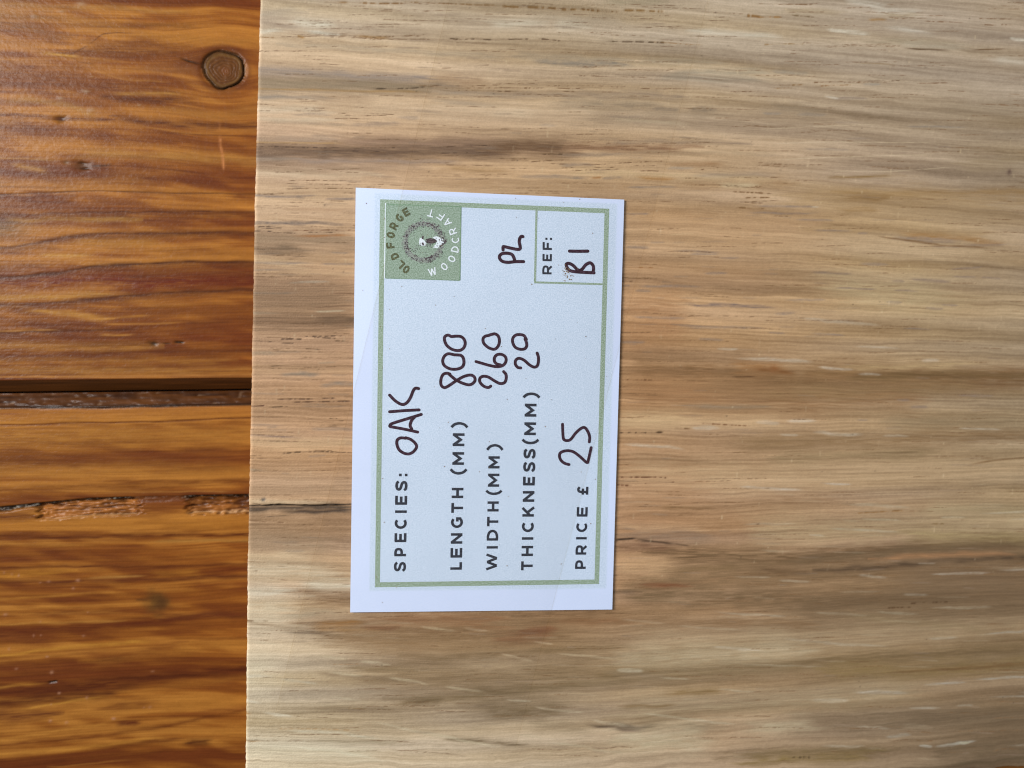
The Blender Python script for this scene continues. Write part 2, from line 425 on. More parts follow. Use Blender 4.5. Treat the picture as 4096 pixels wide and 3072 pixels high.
# --- lower plank
cwl = (LG0 + LGK * XE) - (LF0 + LFK * XE)
ys_l = dense_axis(-150, -104, 0, 0, .15)
lo = Surf(xs_t, ys_l + LG0, 0.0); lo.k = LGK
pine_base(lo, 60)
lo.run('P3', 'b', [
 ([(0,600),(1000,590),(2010,560)],150,(164,110,44),.6), ([(0,850),(1000,860),(2010,880)],90,(158,105,42),.5), ([(0,400),(2010,390)],60,(150,92,36),.5),
 ([(700,640),(1200,635)],18,(128,74,20),.55), ([(0,750),(300,720)],60,(122,70,18),.5), ([(900,960),(1500,960),(2000,950)],36,(105,55,14),.7),
 ([(0,1030),(900,1005),(1500,1025)],40,(114,62,16),.7), ([(0,1300),(1000,1290),(2000,1290)],80,(164,105,36),.6), ([(1200,1320),(2000,1330)],50,(130,78,22),.5),
 ([(0,1405),(800,1400),(1500,1390),(2000,1380)],30,(92,44,10),.85), ([(1300,1440),(2000,1430)],20,(150,106,48),.7), ([(0,1460),(600,1470)],24,GLD,.5),
 ([(600,1510),(1400,1530),(2000,1540)],50,(120,64,16),.5), ([(0,1240),(300,1225)],60,(90,40,12),.7), ([(950,1170),(1360,1170)],110,(118,64,20),.85), ([(1880,1150),(2010,1150)],90,(86,38,12),.8)])
lo.run('P3', 'l', [
 ([(0,352),(700,362),(1300,350),(2010,328)],22,(42,22,14),1,.15), ([(0,410),(240,410)],14,(120,60,20),.6), ([(0,500),(700,485),(1200,480),(1700,455),(2010,445)],16,(95,45,10),.9,.05),
 ([(200,790),(850,800)],14,(110,58,15),.6), ([(1600,700),(1730,705)],16,(108,58,15),.7), ([(800,1045),(1900,1035)],14,(165,112,54),.6), ([(0,372),(700,380),(2010,352)],10,(180,112,60),.5)])
lo.run('P4', 'b', [
 ([(0,45),(600,30),(1250,35),(1980,10)],20,(92,44,12),.8), ([(0,160),(750,150),(1400,130),(1980,110)],26,(88,42,14),.8), ([(1500,170),(1980,180)],30,RED,.5),
 ([(0,560),(500,530),(1000,500),(1500,450),(1980,400)],56,(90,40,12),.8), ([(0,600),(400,620)],60,(96,46,18),.6), ([(1400,440),(1700,420),(1980,430)],50,(85,38,15),.65),
 ([(600,720),(900,770),(1400,660)],60,RED,.5), ([(820,780),(900,775)],40,(85,35,10),.7), ([(1600,620),(1980,610)],24,(100,50,12),.5),
 ([(0,1060),(600,1010),(1000,950),(1500,900),(1980,860)],72,(80,35,10),.85), ([(0,1140),(800,1060),(1000,1010)],70,(76,33,10),.7), ([(0,850),(600,820),(750,870)],90,(105,52,20),.5),
 ([(0,1240),(400,1220)],80,(85,36,16),.65), ([(850,1160),(1200,1130)],60,(95,45,12),.55), ([(1000,1290),(1050,1290)],36,(80,32,12),.8),
 ([(0,1480),(500,1420),(1100,1360),(1980,1180)],30,(95,45,10),.65), ([(1300,1250),(1980,1170)],30,RED,.5), ([(800,1500),(1400,1420)],40,(95,45,12),.65),
 ([(1560,1440),(1610,1440)],40,(75,35,10),.8), ([(0,1600),(400,1580)],60,(95,45,12),.5), ([(1300,1550),(1980,1480)],40,RED,.45), ([(1200,260),(1500,250),(1980,240)],60,(125,70,20),.5),
 ([(0,100),(500,80)],50,(182,124,42),0.39), ([(750,120),(1100,110)],14,(190,142,74),0.42), ([(1250,90),(1530,80)],50,(164,110,38),0.36), ([(0,300),(800,240)],16,(186,128,52),0.39),
 ([(0,360),(800,360)],12,GLD,0.36), ([(0,420),(1000,400)],30,(178,120,48),0.33), ([(0,500),(900,470)],16,(190,136,62),0.36), ([(0,760),(500,680),(1200,635)],24,(184,130,48),0.48),
 ([(0,800),(600,720),(1400,670)],20,GLD,0.30), ([(0,1010),(270,970)],20,(184,130,52),0.42), ([(200,1180),(500,1130),(800,1080)],16,(188,134,52),0.42), ([(750,800),(1500,700),(1980,640)],60,(150,98,36),0.30),
 ([(0,1430),(500,1350),(900,1290)],24,(184,126,52),0.42), ([(0,1550),(600,1500),(1200,1420)],24,(188,130,52),0.42), ([(1000,1120),(1300,1100)],14,GLD,0.30), ([(1000,1050),(1980,920)],50,(150,98,36),0.30),
 ([(500,1640),(1000,1590)],10,GLD,0.36), ([(1300,1180),(1900,1080)],60,(140,88,30),0.30)])
lo.run('P4', 'l', [([(395,964),(450,957)],18,(22,16,8),1,.3), ([(1100,300),(1180,302)],16,(70,40,15),.7)])
add_spot(lo, 'P4', 1260, 320, 95, 90, (84, 58, 24), .8, .03, 3)
add_spot(lo, 'P4', 1300, 330, 50, 50, (66, 38, 16), .6, .02)
rr = random.Random(4)
for _ in range(26):
    add_spot(lo, 'P4', rr.uniform(20, 1300), rr.uniform(20, 1400), rr.uniform(6, 14), rr.uniform(5, 12), (176, 128, 100), rr.uniform(.3, .7), -.06)
for _ in range(26):
    add_spot(up, 'P2', rr.uniform(20, 1300), rr.uniform(-700, 1400), rr.uniform(6, 14), rr.uniform(5, 10), (176, 140, 110), rr.uniform(.3, .6), -.06)
pine_fibre(lo, 150)
# the long torn split
ex = [px2mm(*zp('P3', x, y), 0) for x, y in ((-300,1190),(0,1160),(350,1125),(700,1092),(1100,1077),(1500,1067),(2010,1060),(2600,1050))]
ex = [(p[0], p[1] - lo.k * p[0]) for p in ex]
eX = np.array([p[0] for p in ex]); eY = np.array([p[1] for p in ex])
kz = .4973 * .0579
dd = np.interp(lo.X, eX, eY) - lo.Y                # distance below the upper lip
xz = (lo.X - px2mm(0, 2000, 0)[0]) / kz             # zoom-pixel coordinate along the split
n1 = vnoise(lo.X / .9, lo.Y / .35, 31); n2 = vnoise(lo.X / .35, lo.Y / .3, 32); n3 = vnoise(lo.X / 2.5, lo.Y / 1.2, 33)
black = sstep(-.15, .25, dd) * sstep(1.0 + .9 * n3, .35 + .6 * n3, dd) * sstep(2040, 2000, xz) * (1 - .75 * sstep(900, 1000, xz) * sstep(1400, 1300, xz))
tint = lin((46, 34, 24)) + (lin((150, 140, 125)) - lin((46, 34, 24))) * (sstep(.62, .9, n2) * .8)[..., None]
il = illum(XE - 30, -30, 0)
lo.c += (tint / il - lo.c) * np.clip(black, 0, 1)[..., None]
torn = (sstep(240, 330, xz + 120 * (n1 - .5)) * sstep(1030, 960, xz + 90 * (n1 - .5)) + sstep(1335, 1400, xz + 70 * (n1 - .5)) * sstep(1935, 1890, xz + 60 * (n1 - .5)))
torn = torn * sstep(.55, .9, dd + .5 * n1) * sstep(4.9, 4.3, dd + .7 * n1 + (xz < 1100) * .3)
fib = vnoise(lo.X / 2.6, lo.Y / .3, 34) * .5 + vnoise(lo.X / 5, lo.Y / .9, 35) * .3 + n1 * .2
tcol = lin((78, 40, 13)) + (lin((166, 104, 48)) - lin((78, 40, 13))) * sstep(.25, .75, fib)[..., None]
lo.c += (tcol / il - lo.c) * (np.clip(torn, 0, 1) * .92)[..., None]
lipm = torn * np.exp(-((dd + .5 * n1 - 4.3) / .28) ** 2)
lo.c += (lin((205, 160, 112)) / il - lo.c) * np.clip(lipm * .8, 0, 1)[..., None]
lo.h -= black * (.5 + .5 * n1) + torn * (.3 + .9 * (1 - fib) + .12 * n2)
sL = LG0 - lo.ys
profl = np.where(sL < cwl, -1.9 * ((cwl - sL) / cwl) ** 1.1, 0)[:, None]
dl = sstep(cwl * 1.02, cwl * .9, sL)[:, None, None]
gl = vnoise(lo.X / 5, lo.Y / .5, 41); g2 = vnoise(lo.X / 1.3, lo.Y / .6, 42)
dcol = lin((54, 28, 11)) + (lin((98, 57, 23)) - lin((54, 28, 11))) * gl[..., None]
dcol = dcol + (lin((150, 120, 95)) - dcol) * (sstep(.84, 1.0, g2) * .4)[..., None]  # pale flecks paint glints into the lower chamfer's colour
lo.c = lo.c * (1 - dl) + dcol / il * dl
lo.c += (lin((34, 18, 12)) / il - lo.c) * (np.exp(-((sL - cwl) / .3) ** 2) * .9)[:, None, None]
lo.h = np.minimum(lo.h - .03, -.005) + profl - (dl[..., 0] * .25 * g2)
plank_l = grid_mesh('plank', lo.X, lo.Y + lo.k * lo.X, lo.h, lo.c, PINE, -22)
for o in (plank_u, plank_l): o.parent = table; o.matrix_parent_inverse = Matrix.Translation(-table.location)
plank_u['label'] = 'plank with a round dark knot'
plank_l['label'] = 'plank with a long torn split'

# --- the loose knot: its own disc of end grain, set into the upper plank
def make_knot(K, name, parent):
    cx, cy, rx, ry = K
    nr, na = 40, 120
    r = np.linspace(0, .965, nr); t = np.linspace(0, 2 * np.pi, na, endpoint=False)
    Rr, Tt = np.meshgrid(r, t, indexing='ij')
    rag = .16 * (vnoise(np.where(Tt > np.pi, Tt - 2 * np.pi, Tt) * 1.6 + 20, Rr * 0, 5) - .5)
    off = (1 - Rr) * .22
    X = cx + rx * (Rr * (1 + rag) * np.cos(Tt) + off * .4); Y = cy + ry * (Rr * (1 + rag) * np.sin(Tt) - off * .6)
    wob = Rr * 6.5 + .9 * (vnoise(Tt * 1.2 + 5, Rr * 2, 8) - .5)
    ring = .5 + .5 * np.cos(wob * 2 * np.pi)
    c0, c1 = lin((84, 49, 19)), lin((112, 70, 32))
    C = c0 + (c1 - c0) * (ring * .45 + .45 * vnoise(X * 2, Y * 2, 9))[..., None]
    C += (lin((128, 74, 36)) - C) * (np.exp(-(Rr / .22) ** 2) * .6)[..., None]
    C += (lin((40, 34, 22)) - C) * (sstep(.82, .95, Rr) * (.45 + .5 * vnoise(Tt * 4, Rr * 3, 4)))[..., None]
    C += (lin((120, 92, 40)) - C) * (np.exp(-((Rr - .8) / .06) ** 2) * .35)[..., None]
    Zk = -.06 - .3 * sstep(.88, .97, Rr) + .03 * ring + .05 * vnoise(X * 1.5, Y * 1.5, 3)
    C = C / illum(cx, cy, 0)
    idx = np.arange(nr * na).reshape(nr, na)
    q = np.stack([idx[:-1], idx[1:], np.roll(idx, -1, 1)[1:], np.roll(idx, -1, 1)[:-1]], -1).reshape(-1, 4)
    me = bpy.data.meshes.new(name)
    V = np.stack([X, Y, Zk], -1).reshape(-1, 3)
    low = V[idx[-1]].copy(); low[:, 2] = -1.0
    li = len(V) + np.arange(na)
    sd = np.stack([idx[-1], li, np.roll(li, -1), np.roll(idx[-1], -1)], -1)
    me.from_pydata((np.r_[V, low] * MM).tolist(), [], np.r_[q, sd].tolist())
    ca = me.color_attributes.new('grain', 'FLOAT_COLOR', 'POINT')
    cc = np.ones((len(V) + na, 4), np.float32); cc[:len(V), :3] = C.reshape(-1, 3); cc[len(V):, :3] = .05
    ca.data.foreach_set('color', cc.ravel())
    me.polygons.foreach_set('use_smooth', np.ones(len(me.polygons), bool))
    me.materials.append(PINE)
    o = bpy.data.objects.new(name, me); sc.collection.objects.link(o)
    o.parent = parent
    return o
kn = make_knot(K1, 'knot', plank_u)
# ------------------------------------------------------------------ the oak board
LE = [px2mm(x, y, BOARD_T) for x, y in ((1046,-250),(1041,0),(1020,760),(1004,1600),(990,2250),(982,3072),(978,3300))]
BE = [px2mm(x, y, BOARD_T) for x, y in ((983,3112),(2000,3122),(3000,3106),(3500,3088),(3810,3082),(4096,3067),(4500,3042))]
leX = np.array([p[0] for p in LE][::-1]); leY = np.array([p[1] for p in LE][::-1])
beX = np.array([p[0] for p in BE]); beY = np.array([p[1] for p in BE])
X0 = leX.mean(); Y0 = beY.mean()
xs_o = dense_axis(X0, X0, px2mm(4096, 1536, BOARD_T)[0] + 9, X0 + 800, .3)
ys_o = dense_axis(Y0, Y0, px2mm(2048, 0, BOARD_T)[1] + 9, Y0 + 260, .15)
ok = Surf(xs_o, ys_o, BOARD_T)
X, Y = ok.X, ok.Y
# coarse colour of the boards' broad zones as read from the photograph (x, y in overview pixels)
GX = np.array([560, 900, 1250, 1600, 1950, 2200.])
GY = np.array([40, 180, 330, 470, 620, 800, 1000, 1130, 1280, 1450, 1600.])
GC = np.array([
 [(202,188,160),(188,174,148),(184,170,144),(182,168,142),(174,160,136),(166,152,130)],
 [(202,180,150),(200,178,146),(192,172,140),(180,163,136),(172,157,132),(164,150,126)],
 [(196,168,136),(196,168,132),(188,162,126),(178,156,126),(168,150,124),(160,145,120)],
 [(200,172,136),(194,164,126),(186,156,118),(182,154,116),(172,150,114),(164,144,114)],
 [(178,148,114),(186,152,114),(184,148,108),(176,147,110),(170,148,114),(164,146,116)],
 [(182,148,112),(184,148,110),(182,144,102),(172,142,104),(164,142,108),(156,138,108)],
 [(190,156,118),(188,152,114),(186,150,112),(174,146,112),(164,142,110),(152,134,104)],
 [(180,152,120),(182,150,116),(180,144,108),(164,138,104),(158,138,108),(150,134,102)],
 [(202,180,146),(186,160,126),(170,138,104),(150,126,94),(140,120,90),(130,112,84)],
 [(208,196,166),(172,152,120),(162,142,110),(148,130,98),(140,124,94),(128,112,84)],
 [(206,196,168),(190,176,148),(176,160,132),(156,140,112),(136,122,96),(112,98,74)]], float)
gm = GC.mean(-1, keepdims=True)
GC = (GC * .97 + gm * .03) * np.array([.985, .958, .953])
GC[7:, 3:] *= np.array([1.07, 1.04, 1.04])
GL = lin(GC)
ok.mute = .06; ok.lim = (X0, xs_o[0] + (px2mm(4096, 1536, BOARD_T)[0] - X0))
# where each sample lies on the board
gx = np.array([px2mm(x * 1.8517, 1536, BOARD_T)[0] for x in GX])
gy = np.array([px2mm(2048, y * 1.8517, BOARD_T)[1] for y in GY])
GL = GL / np.array([[illum(xx, yy, BOARD_T) for xx in gx] for yy in gy])[..., None]
row = np.stack([np.stack([np.interp(xs_o, gx, GL[j, :, ch]) for ch in range(3)], -1) for j in range(len(gy))])
o_ = np.argsort(gy)
yi = np.interp(ys_o, gy[o_], np.arange(len(gy)))
j0 = np.clip(np.floor(yi).astype(int), 0, len(gy) - 2); fy = (yi - j0); fy = fy * fy * (3 - 2 * fy)
rs = row[o_]
ok.c = rs[j0] * (1 - fy)[:, None, None] + rs[j0 + 1] * fy[:, None, None]
base0 = ok.c.copy()
slope = np.interp(Y, [-75, -40, 0, 40, 75], [.05, .03, -.004, -.02, -.03])
flow = Y - slope * (X - 15) * sstep(0, 60, X) * sstep(260, 130, X) + 2.2 * (vnoise(X / 60, Y / 30, 1) - .5) + .8 * (vnoise(X / 18, Y / 9, 2) - .5) + .35 * (vnoise(X / 5, Y / 2.2, 3) - .5)
b1 = vnoise(X / 90, flow / 6.5, 4); b2 = vnoise(X / 42, flow / 2.4, 5); b3 = vnoise(X / 16, flow / .55, 6); b4 = vnoise(X / 7, flow / .24, 7)
g5 = vnoise(X / .7, Y / .5, 8)
b6 = vnoise(X / 22, flow / .9, 14); b7 = vnoise(X / 9, flow / .36, 15); g6 = vnoise(X / .35, Y / .28, 16)
t = (b1 - .5) * .30 + (b2 - .5) * .30 + (b6 - .5) * .17 + (b3 - .5) * .12 + (b7 - .5) * .08 + (b4 - .5) * .09 + (g5 - .5) * .07 + (g6 - .5) * .07
hue = vnoise(X / 40, flow / 3, 17) - .5
# fine parallel growth lines, strongest in the middle of the board
cenw = np.exp(-((Y - 0) / 32) ** 2)
rib = np.sin(2 * np.pi * flow / .82 + 3 * vnoise(X / 40, flow / 6, 9))
t = t + rib * .035 * cenw * (.4 + vnoise(X / 25, Y / 5, 10))
tint = np.stack([1 + t + hue * .05, 1 + t * 1.1, 1 + t * 1.25 - hue * .14], -1)
ok.c = ok.c * tint
ok.h = (b3 - .5) * .05 + (b4 - .5) * .03 + rib * .012 * cenw

# --- the marks of the wood, and the split's painted light and shadow, traced zone by zone
PB, PD, GB = (120, 88, 55), (98, 72, 44), (160, 122, 70)
GREY, PALE = (142, 126, 110), (204, 192, 166)
# broad zones of colour first, in overview pixels
ok.run('S', 'b', [
 ([(560,155),(700,160),(900,180)],30,(165,140,112),.6), ([(560,185),(760,182),(1000,188)],26,(150,128,102),.7), ([(555,318),(800,320),(1000,322),(1250,316)],32,(136,104,76),.65), ([(555,352),(900,356)],18,(160,130,102),.6),
 ([(548,500),(770,508)],30,(150,120,92),.6), ([(545,600),(770,650)],110,(154,120,90),.7), ([(542,690),(775,700)],26,(136,102,72),.7), ([(548,230),(900,240),(1300,232)],40,(206,180,148),.5), ([(548,420),(780,425),(1300,400)],40,(204,172,134),.5), ([(545,560),(770,560)],24,(200,166,126),.5),
 ([(900,400),(1300,405),(1700,395)],22,(166,132,92),.5), ([(1700,430),(1950,425),(2240,440)],50,(160,132,94),.6), ([(1350,480),(1600,500),(1800,480)],60,(182,146,108),.5), ([(1350,590),(1500,600),(1700,590)],50,(172,136,100),.5), ([(1350,720),(1480,700)],60,(166,122,82),.6),
 ([(1345,800),(1500,802),(1650,820),(1900,812),(2240,815)],48,(126,94,60),.85), ([(1345,860),(1700,866),(2000,850)],56,(146,110,74),.75), ([(1345,905),(1700,915)],34,(194,162,122),.6), ([(1600,962),(1800,952),(2240,940)],34,(136,108,74),.75), ([(1345,1020),(1700,1035),(2240,1010)],60,(184,156,120),.5),
 ([(1345,1085),(1600,1090),(1800,1075)],30,(150,116,82),.6), ([(1600,1150),(2240,1130)],60,(174,152,116),.5), ([(1420,1190),(1700,1212),(1900,1192),(2240,1172)],44,(108,82,54),.85), ([(1345,1240),(1700,1245),(2240,1240)],76,(126,100,70),.7), ([(1340,1282),(1900,1300),(2240,1280)],50,(112,88,60),.75),
 ([(1340,1400),(1700,1385),(2240,1340)],74,(164,142,110),.5), ([(1300,1460),(1600,1445),(1950,1420),(2240,1400)],40,(122,100,68),.75), ([(740,1380),(1000,1370),(1250,1372)],66,(138,108,74),.75), ([(800,1455),(1100,1470),(1300,1440)],54,(134,110,78),.65), ([(1000,1525),(1220,1540)],54,(122,102,74),.7),
 ([(1700,1560),(2000,1560),(2240,1540)],54,(108,90,66),.45), ([(2000,1625),(2240,1605)],46,(94,78,56),.45), ([(1340,1530),(1600,1520),(2000,1490)],50,(160,142,112),.5), ([(560,1170),(700,1180)],40,(160,132,100),.6), ([(550,1060),(780,1050)],40,(176,144,110),.5), ([(548,1320),(660,1330)],60,(212,200,172),.5),
 ([(1250,250),(1500,262),(1800,262)],30,(154,132,106),.6), ([(1345,1140),(1500,1150)],40,(164,122,86),.6), ([(650,1290),(900,1300),(1330,1330)],40,(130,98,64),.65)])
ok.run('A', 'b', [
 ([(190,110),(420,90)],40,(172,158,138),.5), ([(250,190),(400,205)],70,(158,138,116),.6), ([(190,260),(280,255)],30,(216,210,190),.6), ([(490,180),(720,200)],40,(212,204,182),.6), ([(650,270),(720,285)],25,(212,206,188),.6),
 ([(430,380),(900,400),(1500,440),(2212,470)],40,(172,155,130),.5), ([(170,600),(560,600),(1000,650),(1650,655)],55,(150,133,118),.85), ([(170,690),(800,715),(1500,730)],90,(150,130,102),.75), ([(1650,660),(2040,690)],60,(162,132,100),.7),
 ([(170,815),(700,822)],30,(148,133,116),.7), ([(700,830),(1050,850)],70,(170,142,110),.5), ([(1680,780),(2212,790)],30,(155,138,118),.6), ([(1740,860),(2150,885)],40,(160,142,120),.55),
 ([(250,1020),(850,1045)],30,(165,142,115),.6), ([(170,920),(700,925)],50,(214,194,166),.6), ([(170,1000),(800,1005)],25,(212,192,162),.5), ([(160,1165),(760,1180)],50,(168,145,122),.55),
 ([(155,1280),(700,1290),(1300,1280),(1700,1250),(2260,1270)],105,(122,95,72),.95), ([(1000,1190),(1500,1195),(1900,1200),(2230,1190)],60,(148,118,94),.7), ([(160,1335),(540,1338)],25,(165,148,130),.5), ([(580,1358),(1100,1358),(1800,1362)],30,(150,130,115),.65),
 ([(160,1400),(1200,1420)],30,(175,145,115),.5), ([(160,1460),(1100,1470)],60,(210,186,154),.5), ([(1700,1420),(2212,1430)],40,(160,125,80),.5)])
ok.run('A', 'f', [([(420,960),(800,965)],20,(158,138,118),.7), ([(920,1045),(1400,1050)],35,(150,130,112),.75), ([(1490,930),(1740,945)],25,(160,140,118),.6), ([(1340,985),(1540,990)],25,(160,140,120),.6)])
ok.run('A', 'p', [
 ([(690,12),(1000,20),(1180,30),(1400,28)],16,(140,105,60),.8), ([(1400,15),(2212,45)],14,(135,102,60),.7), ([(190,310),(290,315)],8,GB,.7), ([(480,300),(520,310)],20,(175,135,75),.8), ([(720,298),(1000,303),(1300,305),(1550,303)],8,PB,.8),
 ([(1000,320),(1450,330),(1900,335)],8,PB,.7), ([(1790,322),(2212,340)],12,PD,.9), ([(1150,748),(1450,745),(1720,718)],14,(90,70,48),.95), ([(1850,725),(2212,715)],8,PB,.8), ([(1700,760),(2212,765)],8,PB,.8), ([(1750,742),(2212,738)],8,PB,.8),
 ([(850,955),(920,952)],7,PB,.7), ([(1060,955),(1310,965)],7,PB,.7), ([(800,998),(1110,998)],7,PB,.8), ([(200,1235),(560,1240),(1000,1248),(1400,1240)],8,(88,62,38),.9), ([(700,1270),(1200,1275)],8,(88,62,38),.8), ([(1700,1240),(2212,1220)],8,(88,62,38),.8), ([(1650,1290),(2212,1285)],8,(88,62,38),.8),
 ([(540,1520),(960,1522)],7,PB,.7), ([(400,1590),(900,1588)],7,PB,.7), ([(1000,1575),(1200,1575)],7,PB,.7)])
ok.run('A', 'l', [([(970,300),(1300,318)],22,(165,125,70),.8), ([(165,748),(600,755),(1200,768),(1600,775)],20,(165,130,80),.8), ([(160,1195),(480,1200),(900,1205)],14,(190,150,95),.7)])
ok.run('B', 'b', [
 ([(900,20),(1300,15)],60,(150,138,110),.5), ([(0,200),(280,180)],50,(202,192,170),.6), ([(1690,265),(2260,300)],40,(198,188,168),.7), ([(550,210),(650,200)],60,(200,190,168),.5), ([(300,130),(1000,190)],60,(165,150,128),.4), ([(100,470),(1000,500)],50,(160,145,122),.5),
 ([(1180,520),(1830,520)],40,(152,138,115),.6), ([(1600,600),(2212,610)],60,(158,145,122),.6), ([(1430,660),(2212,680)],40,(150,138,118),.6), ([(0,800),(650,800),(1550,810)],50,(150,130,108),.6), ([(480,870),(1250,880)],70,(148,130,106),.6), ([(1280,960),(1850,970)],40,(150,130,105),.5),
 ([(0,950),(230,950)],60,(206,183,152),.5), ([(1000,1010),(1500,1030)],30,(196,178,148),.4), ([(-40,1250),(350,1230),(650,1260)],110,(116,86,58),.95), ([(650,1235),(1100,1250),(1600,1245)],70,(140,105,75),.8), ([(900,1195),(1300,1190),(2000,1210)],30,(150,128,105),.55), ([(1100,1290),(2212,1290)],40,(158,135,105),.45),
 ([(600,1450),(2212,1500)],60,(196,170,128),.4), ([(1500,1385),(1860,1385)],30,(160,125,88),.7), ([(1700,1475),(2212,1470)],30,GREY,.5), ([(1240,1505),(1380,1505)],25,(175,130,75),.7), ([(1900,1560),(2100,1560)],30,(202,182,146),.6), ([(1450,640),(1600,600)],40,(150,138,118),.4)])
ok.run('B', 'f', [([(230,520),(700,535),(1180,550)],52,(133,122,107),.9), ([(1280,915),(1520,915)],35,(135,120,102),.7), ([(1580,925),(1840,935)],48,(126,110,90),.8), ([(900,985),(1220,985)],20,GREY,.5), ([(330,1055),(480,1055)],20,(160,145,130),.5), ([(430,1300),(1080,1300)],30,(138,118,98),.8),
 ([(470,1390),(820,1390)],28,(146,128,110),.7), ([(130,1485),(760,1495)],28,(140,125,110),.7), ([(860,1500),(1030,1495)],20,GREY,.7), ([(1050,1580),(1520,1575)],18,GREY,.7), ([(1400,1425),(1640,1415)],25,(160,146,130),.6), ([(780,1500),(850,1495)],18,(165,115,60),.8)])
ok.run('B', 'p', [
 ([(0,48),(300,65),(700,82),(1000,100)],24,(132,100,56),.9), ([(1050,85),(1370,100)],24,(138,106,60),.8), ([(1700,100),(2100,120)],10,PB,.6), ([(2090,135),(2230,140)],22,(140,105,60),.9), ([(0,330),(240,328)],10,PD,.9), ([(330,325),(500,342)],10,PD,.9), ([(890,348),(1100,352),(1400,360)],13,(92,72,46),1), ([(1300,352),(1700,378)],8,(150,115,70),.8),
 ([(670,638),(1100,648)],7,PB,.8), ([(0,740),(360,742)],9,PB,.9), ([(0,768),(180,768)],10,PB,.9), ([(390,722),(620,725)],7,PB,.8), ([(400,770),(650,772)],9,PB,.8), ([(450,742),(1060,745)],9,PB,.8), ([(930,730),(1050,732)],7,PB,.8), ([(1160,745),(1750,752)],8,PB,.8), ([(1950,775),(2212,770)],8,PB,.8),
 ([(350,1300),(600,1300)],9,PD,.9), ([(0,1335),(270,1340)],9,PB,.8), ([(270,1360),(530,1348)],8,PB,.8), ([(440,1380),(560,1382)],8,PB,.8), ([(800,1385),(1050,1372),(1400,1355)],8,PB,.8), ([(520,1415),(960,1410)],8,PB,.8), ([(600,1435),(1000,1425)],8,PB,.8), ([(1130,1395),(1320,1395)],8,PB,.8), ([(1190,1440),(1330,1440)],8,PB,.8),
 ([(1570,1560),(1900,1560),(2212,1570)],8,PB,.8), ([(1570,1500),(1700,1500)],8,PB,.8), ([(1700,1430),(1840,1412)],8,PB,.8)])
ok.run('C', 'b', [
 ([(800,20),(1000,40)],50,(192,184,168),.6), ([(1050,95),(1270,105)],40,(194,186,170),.6), ([(1150,250),(1400,280)],40,(192,184,168),.5), ([(1980,510),(2212,520)],50,(188,178,160),.5), ([(260,95),(600,95)],40,(158,138,106),.5), ([(1080,125),(1300,130)],36,(158,138,106),.5),
 ([(960,345),(1600,355)],45,(150,135,110),.55), ([(1220,380),(1700,400)],45,(168,158,138),.4), ([(100,890),(450,930)],70,(145,128,105),.5), ([(1500,920),(2260,950)],110,(146,128,104),.6), ([(600,1500),(1100,1480)],24,(135,108,68),.7), ([(0,1180),(400,1180)],22,(155,130,100),.5), ([(1700,1380),(2260,1340)],60,(145,125,95),.5), ([(1800,1430),(2100,1400)],70,(142,122,94),.4)])
ok.run('C', 'f', [([(530,250),(930,285)],36,(202,193,174),.9), ([(2090,320),(2260,350)],30,(198,190,172),.8), ([(50,600),(400,620)],36,(143,133,117),.7), ([(850,712),(1000,712)],24,(150,140,126),.7), ([(600,830),(900,835)],25,(145,132,120),.7), ([(530,815),(640,835)],20,(196,186,168),.7), ([(0,955),(170,955)],22,(138,126,112),.7), ([(280,970),(560,970)],24,(136,125,112),.7), ([(1200,1070),(1750,1075)],18,(130,120,108),.7), ([(600,1030),(820,1040)],16,GREY,.5), ([(700,1175),(940,1175)],18,GREY,.5), ([(330,1260),(760,1265)],20,GREY,.6), ([(1450,1245),(1600,1245)],12,GREY,.6)])
ok.run('C', 'p', [
 ([(-20,145),(150,145)],14,GB,.8), ([(240,125),(470,152)],14,(125,105,75),.8), ([(700,160),(760,160)],16,(120,90,55),.9), ([(1090,150),(1400,178),(1700,190)],9,PB,.8), ([(1840,155),(2100,160)],10,PB,.8), ([(1840,208),(1970,210)],10,PB,.9), ([(2030,208),(2110,212)],10,PB,.8), ([(20,375),(180,372),(340,370)],12,(148,118,74),.8), ([(880,380),(1180,390)],7,PB,.7),
 ([(440,695),(680,690)],10,PB,.8), ([(700,695),(900,690)],10,PB,.8), ([(900,685),(1040,680)],12,PD,.9), ([(1080,682),(1200,685)],10,PD,.9), ([(1310,705),(1560,700)],9,PB,.9), ([(1440,680),(1540,680)],8,PB,.8), ([(450,728),(740,715)],12,(140,105,62),.8), ([(100,745),(240,738)],16,(145,112,66),.8), ([(150,725),(340,718)],14,(140,108,64),.8), ([(2050,672),(2150,672)],8,PB,.7)])
ok.run('C', 'l', [([(900,160),(1050,170)],28,(150,115,65),.8), ([(1180,402),(1350,415),(1600,425)],15,(92,68,40),1), ([(1780,418),(2060,412)],13,(106,79,48),1), ([(800,530),(1140,545)],9,(150,125,85),.7), ([(0,1090),(400,1070),(1000,1050)],8,(195,175,145),.6), ([(60,1215),(600,1200),(1500,1210)],8,(195,175,145),.6), ([(100,1350),(600,1330),(1500,1305)],8,(195,175,145),.6), ([(500,1450),(1100,1450),(1600,1415)],8,(195,175,145),.6)])
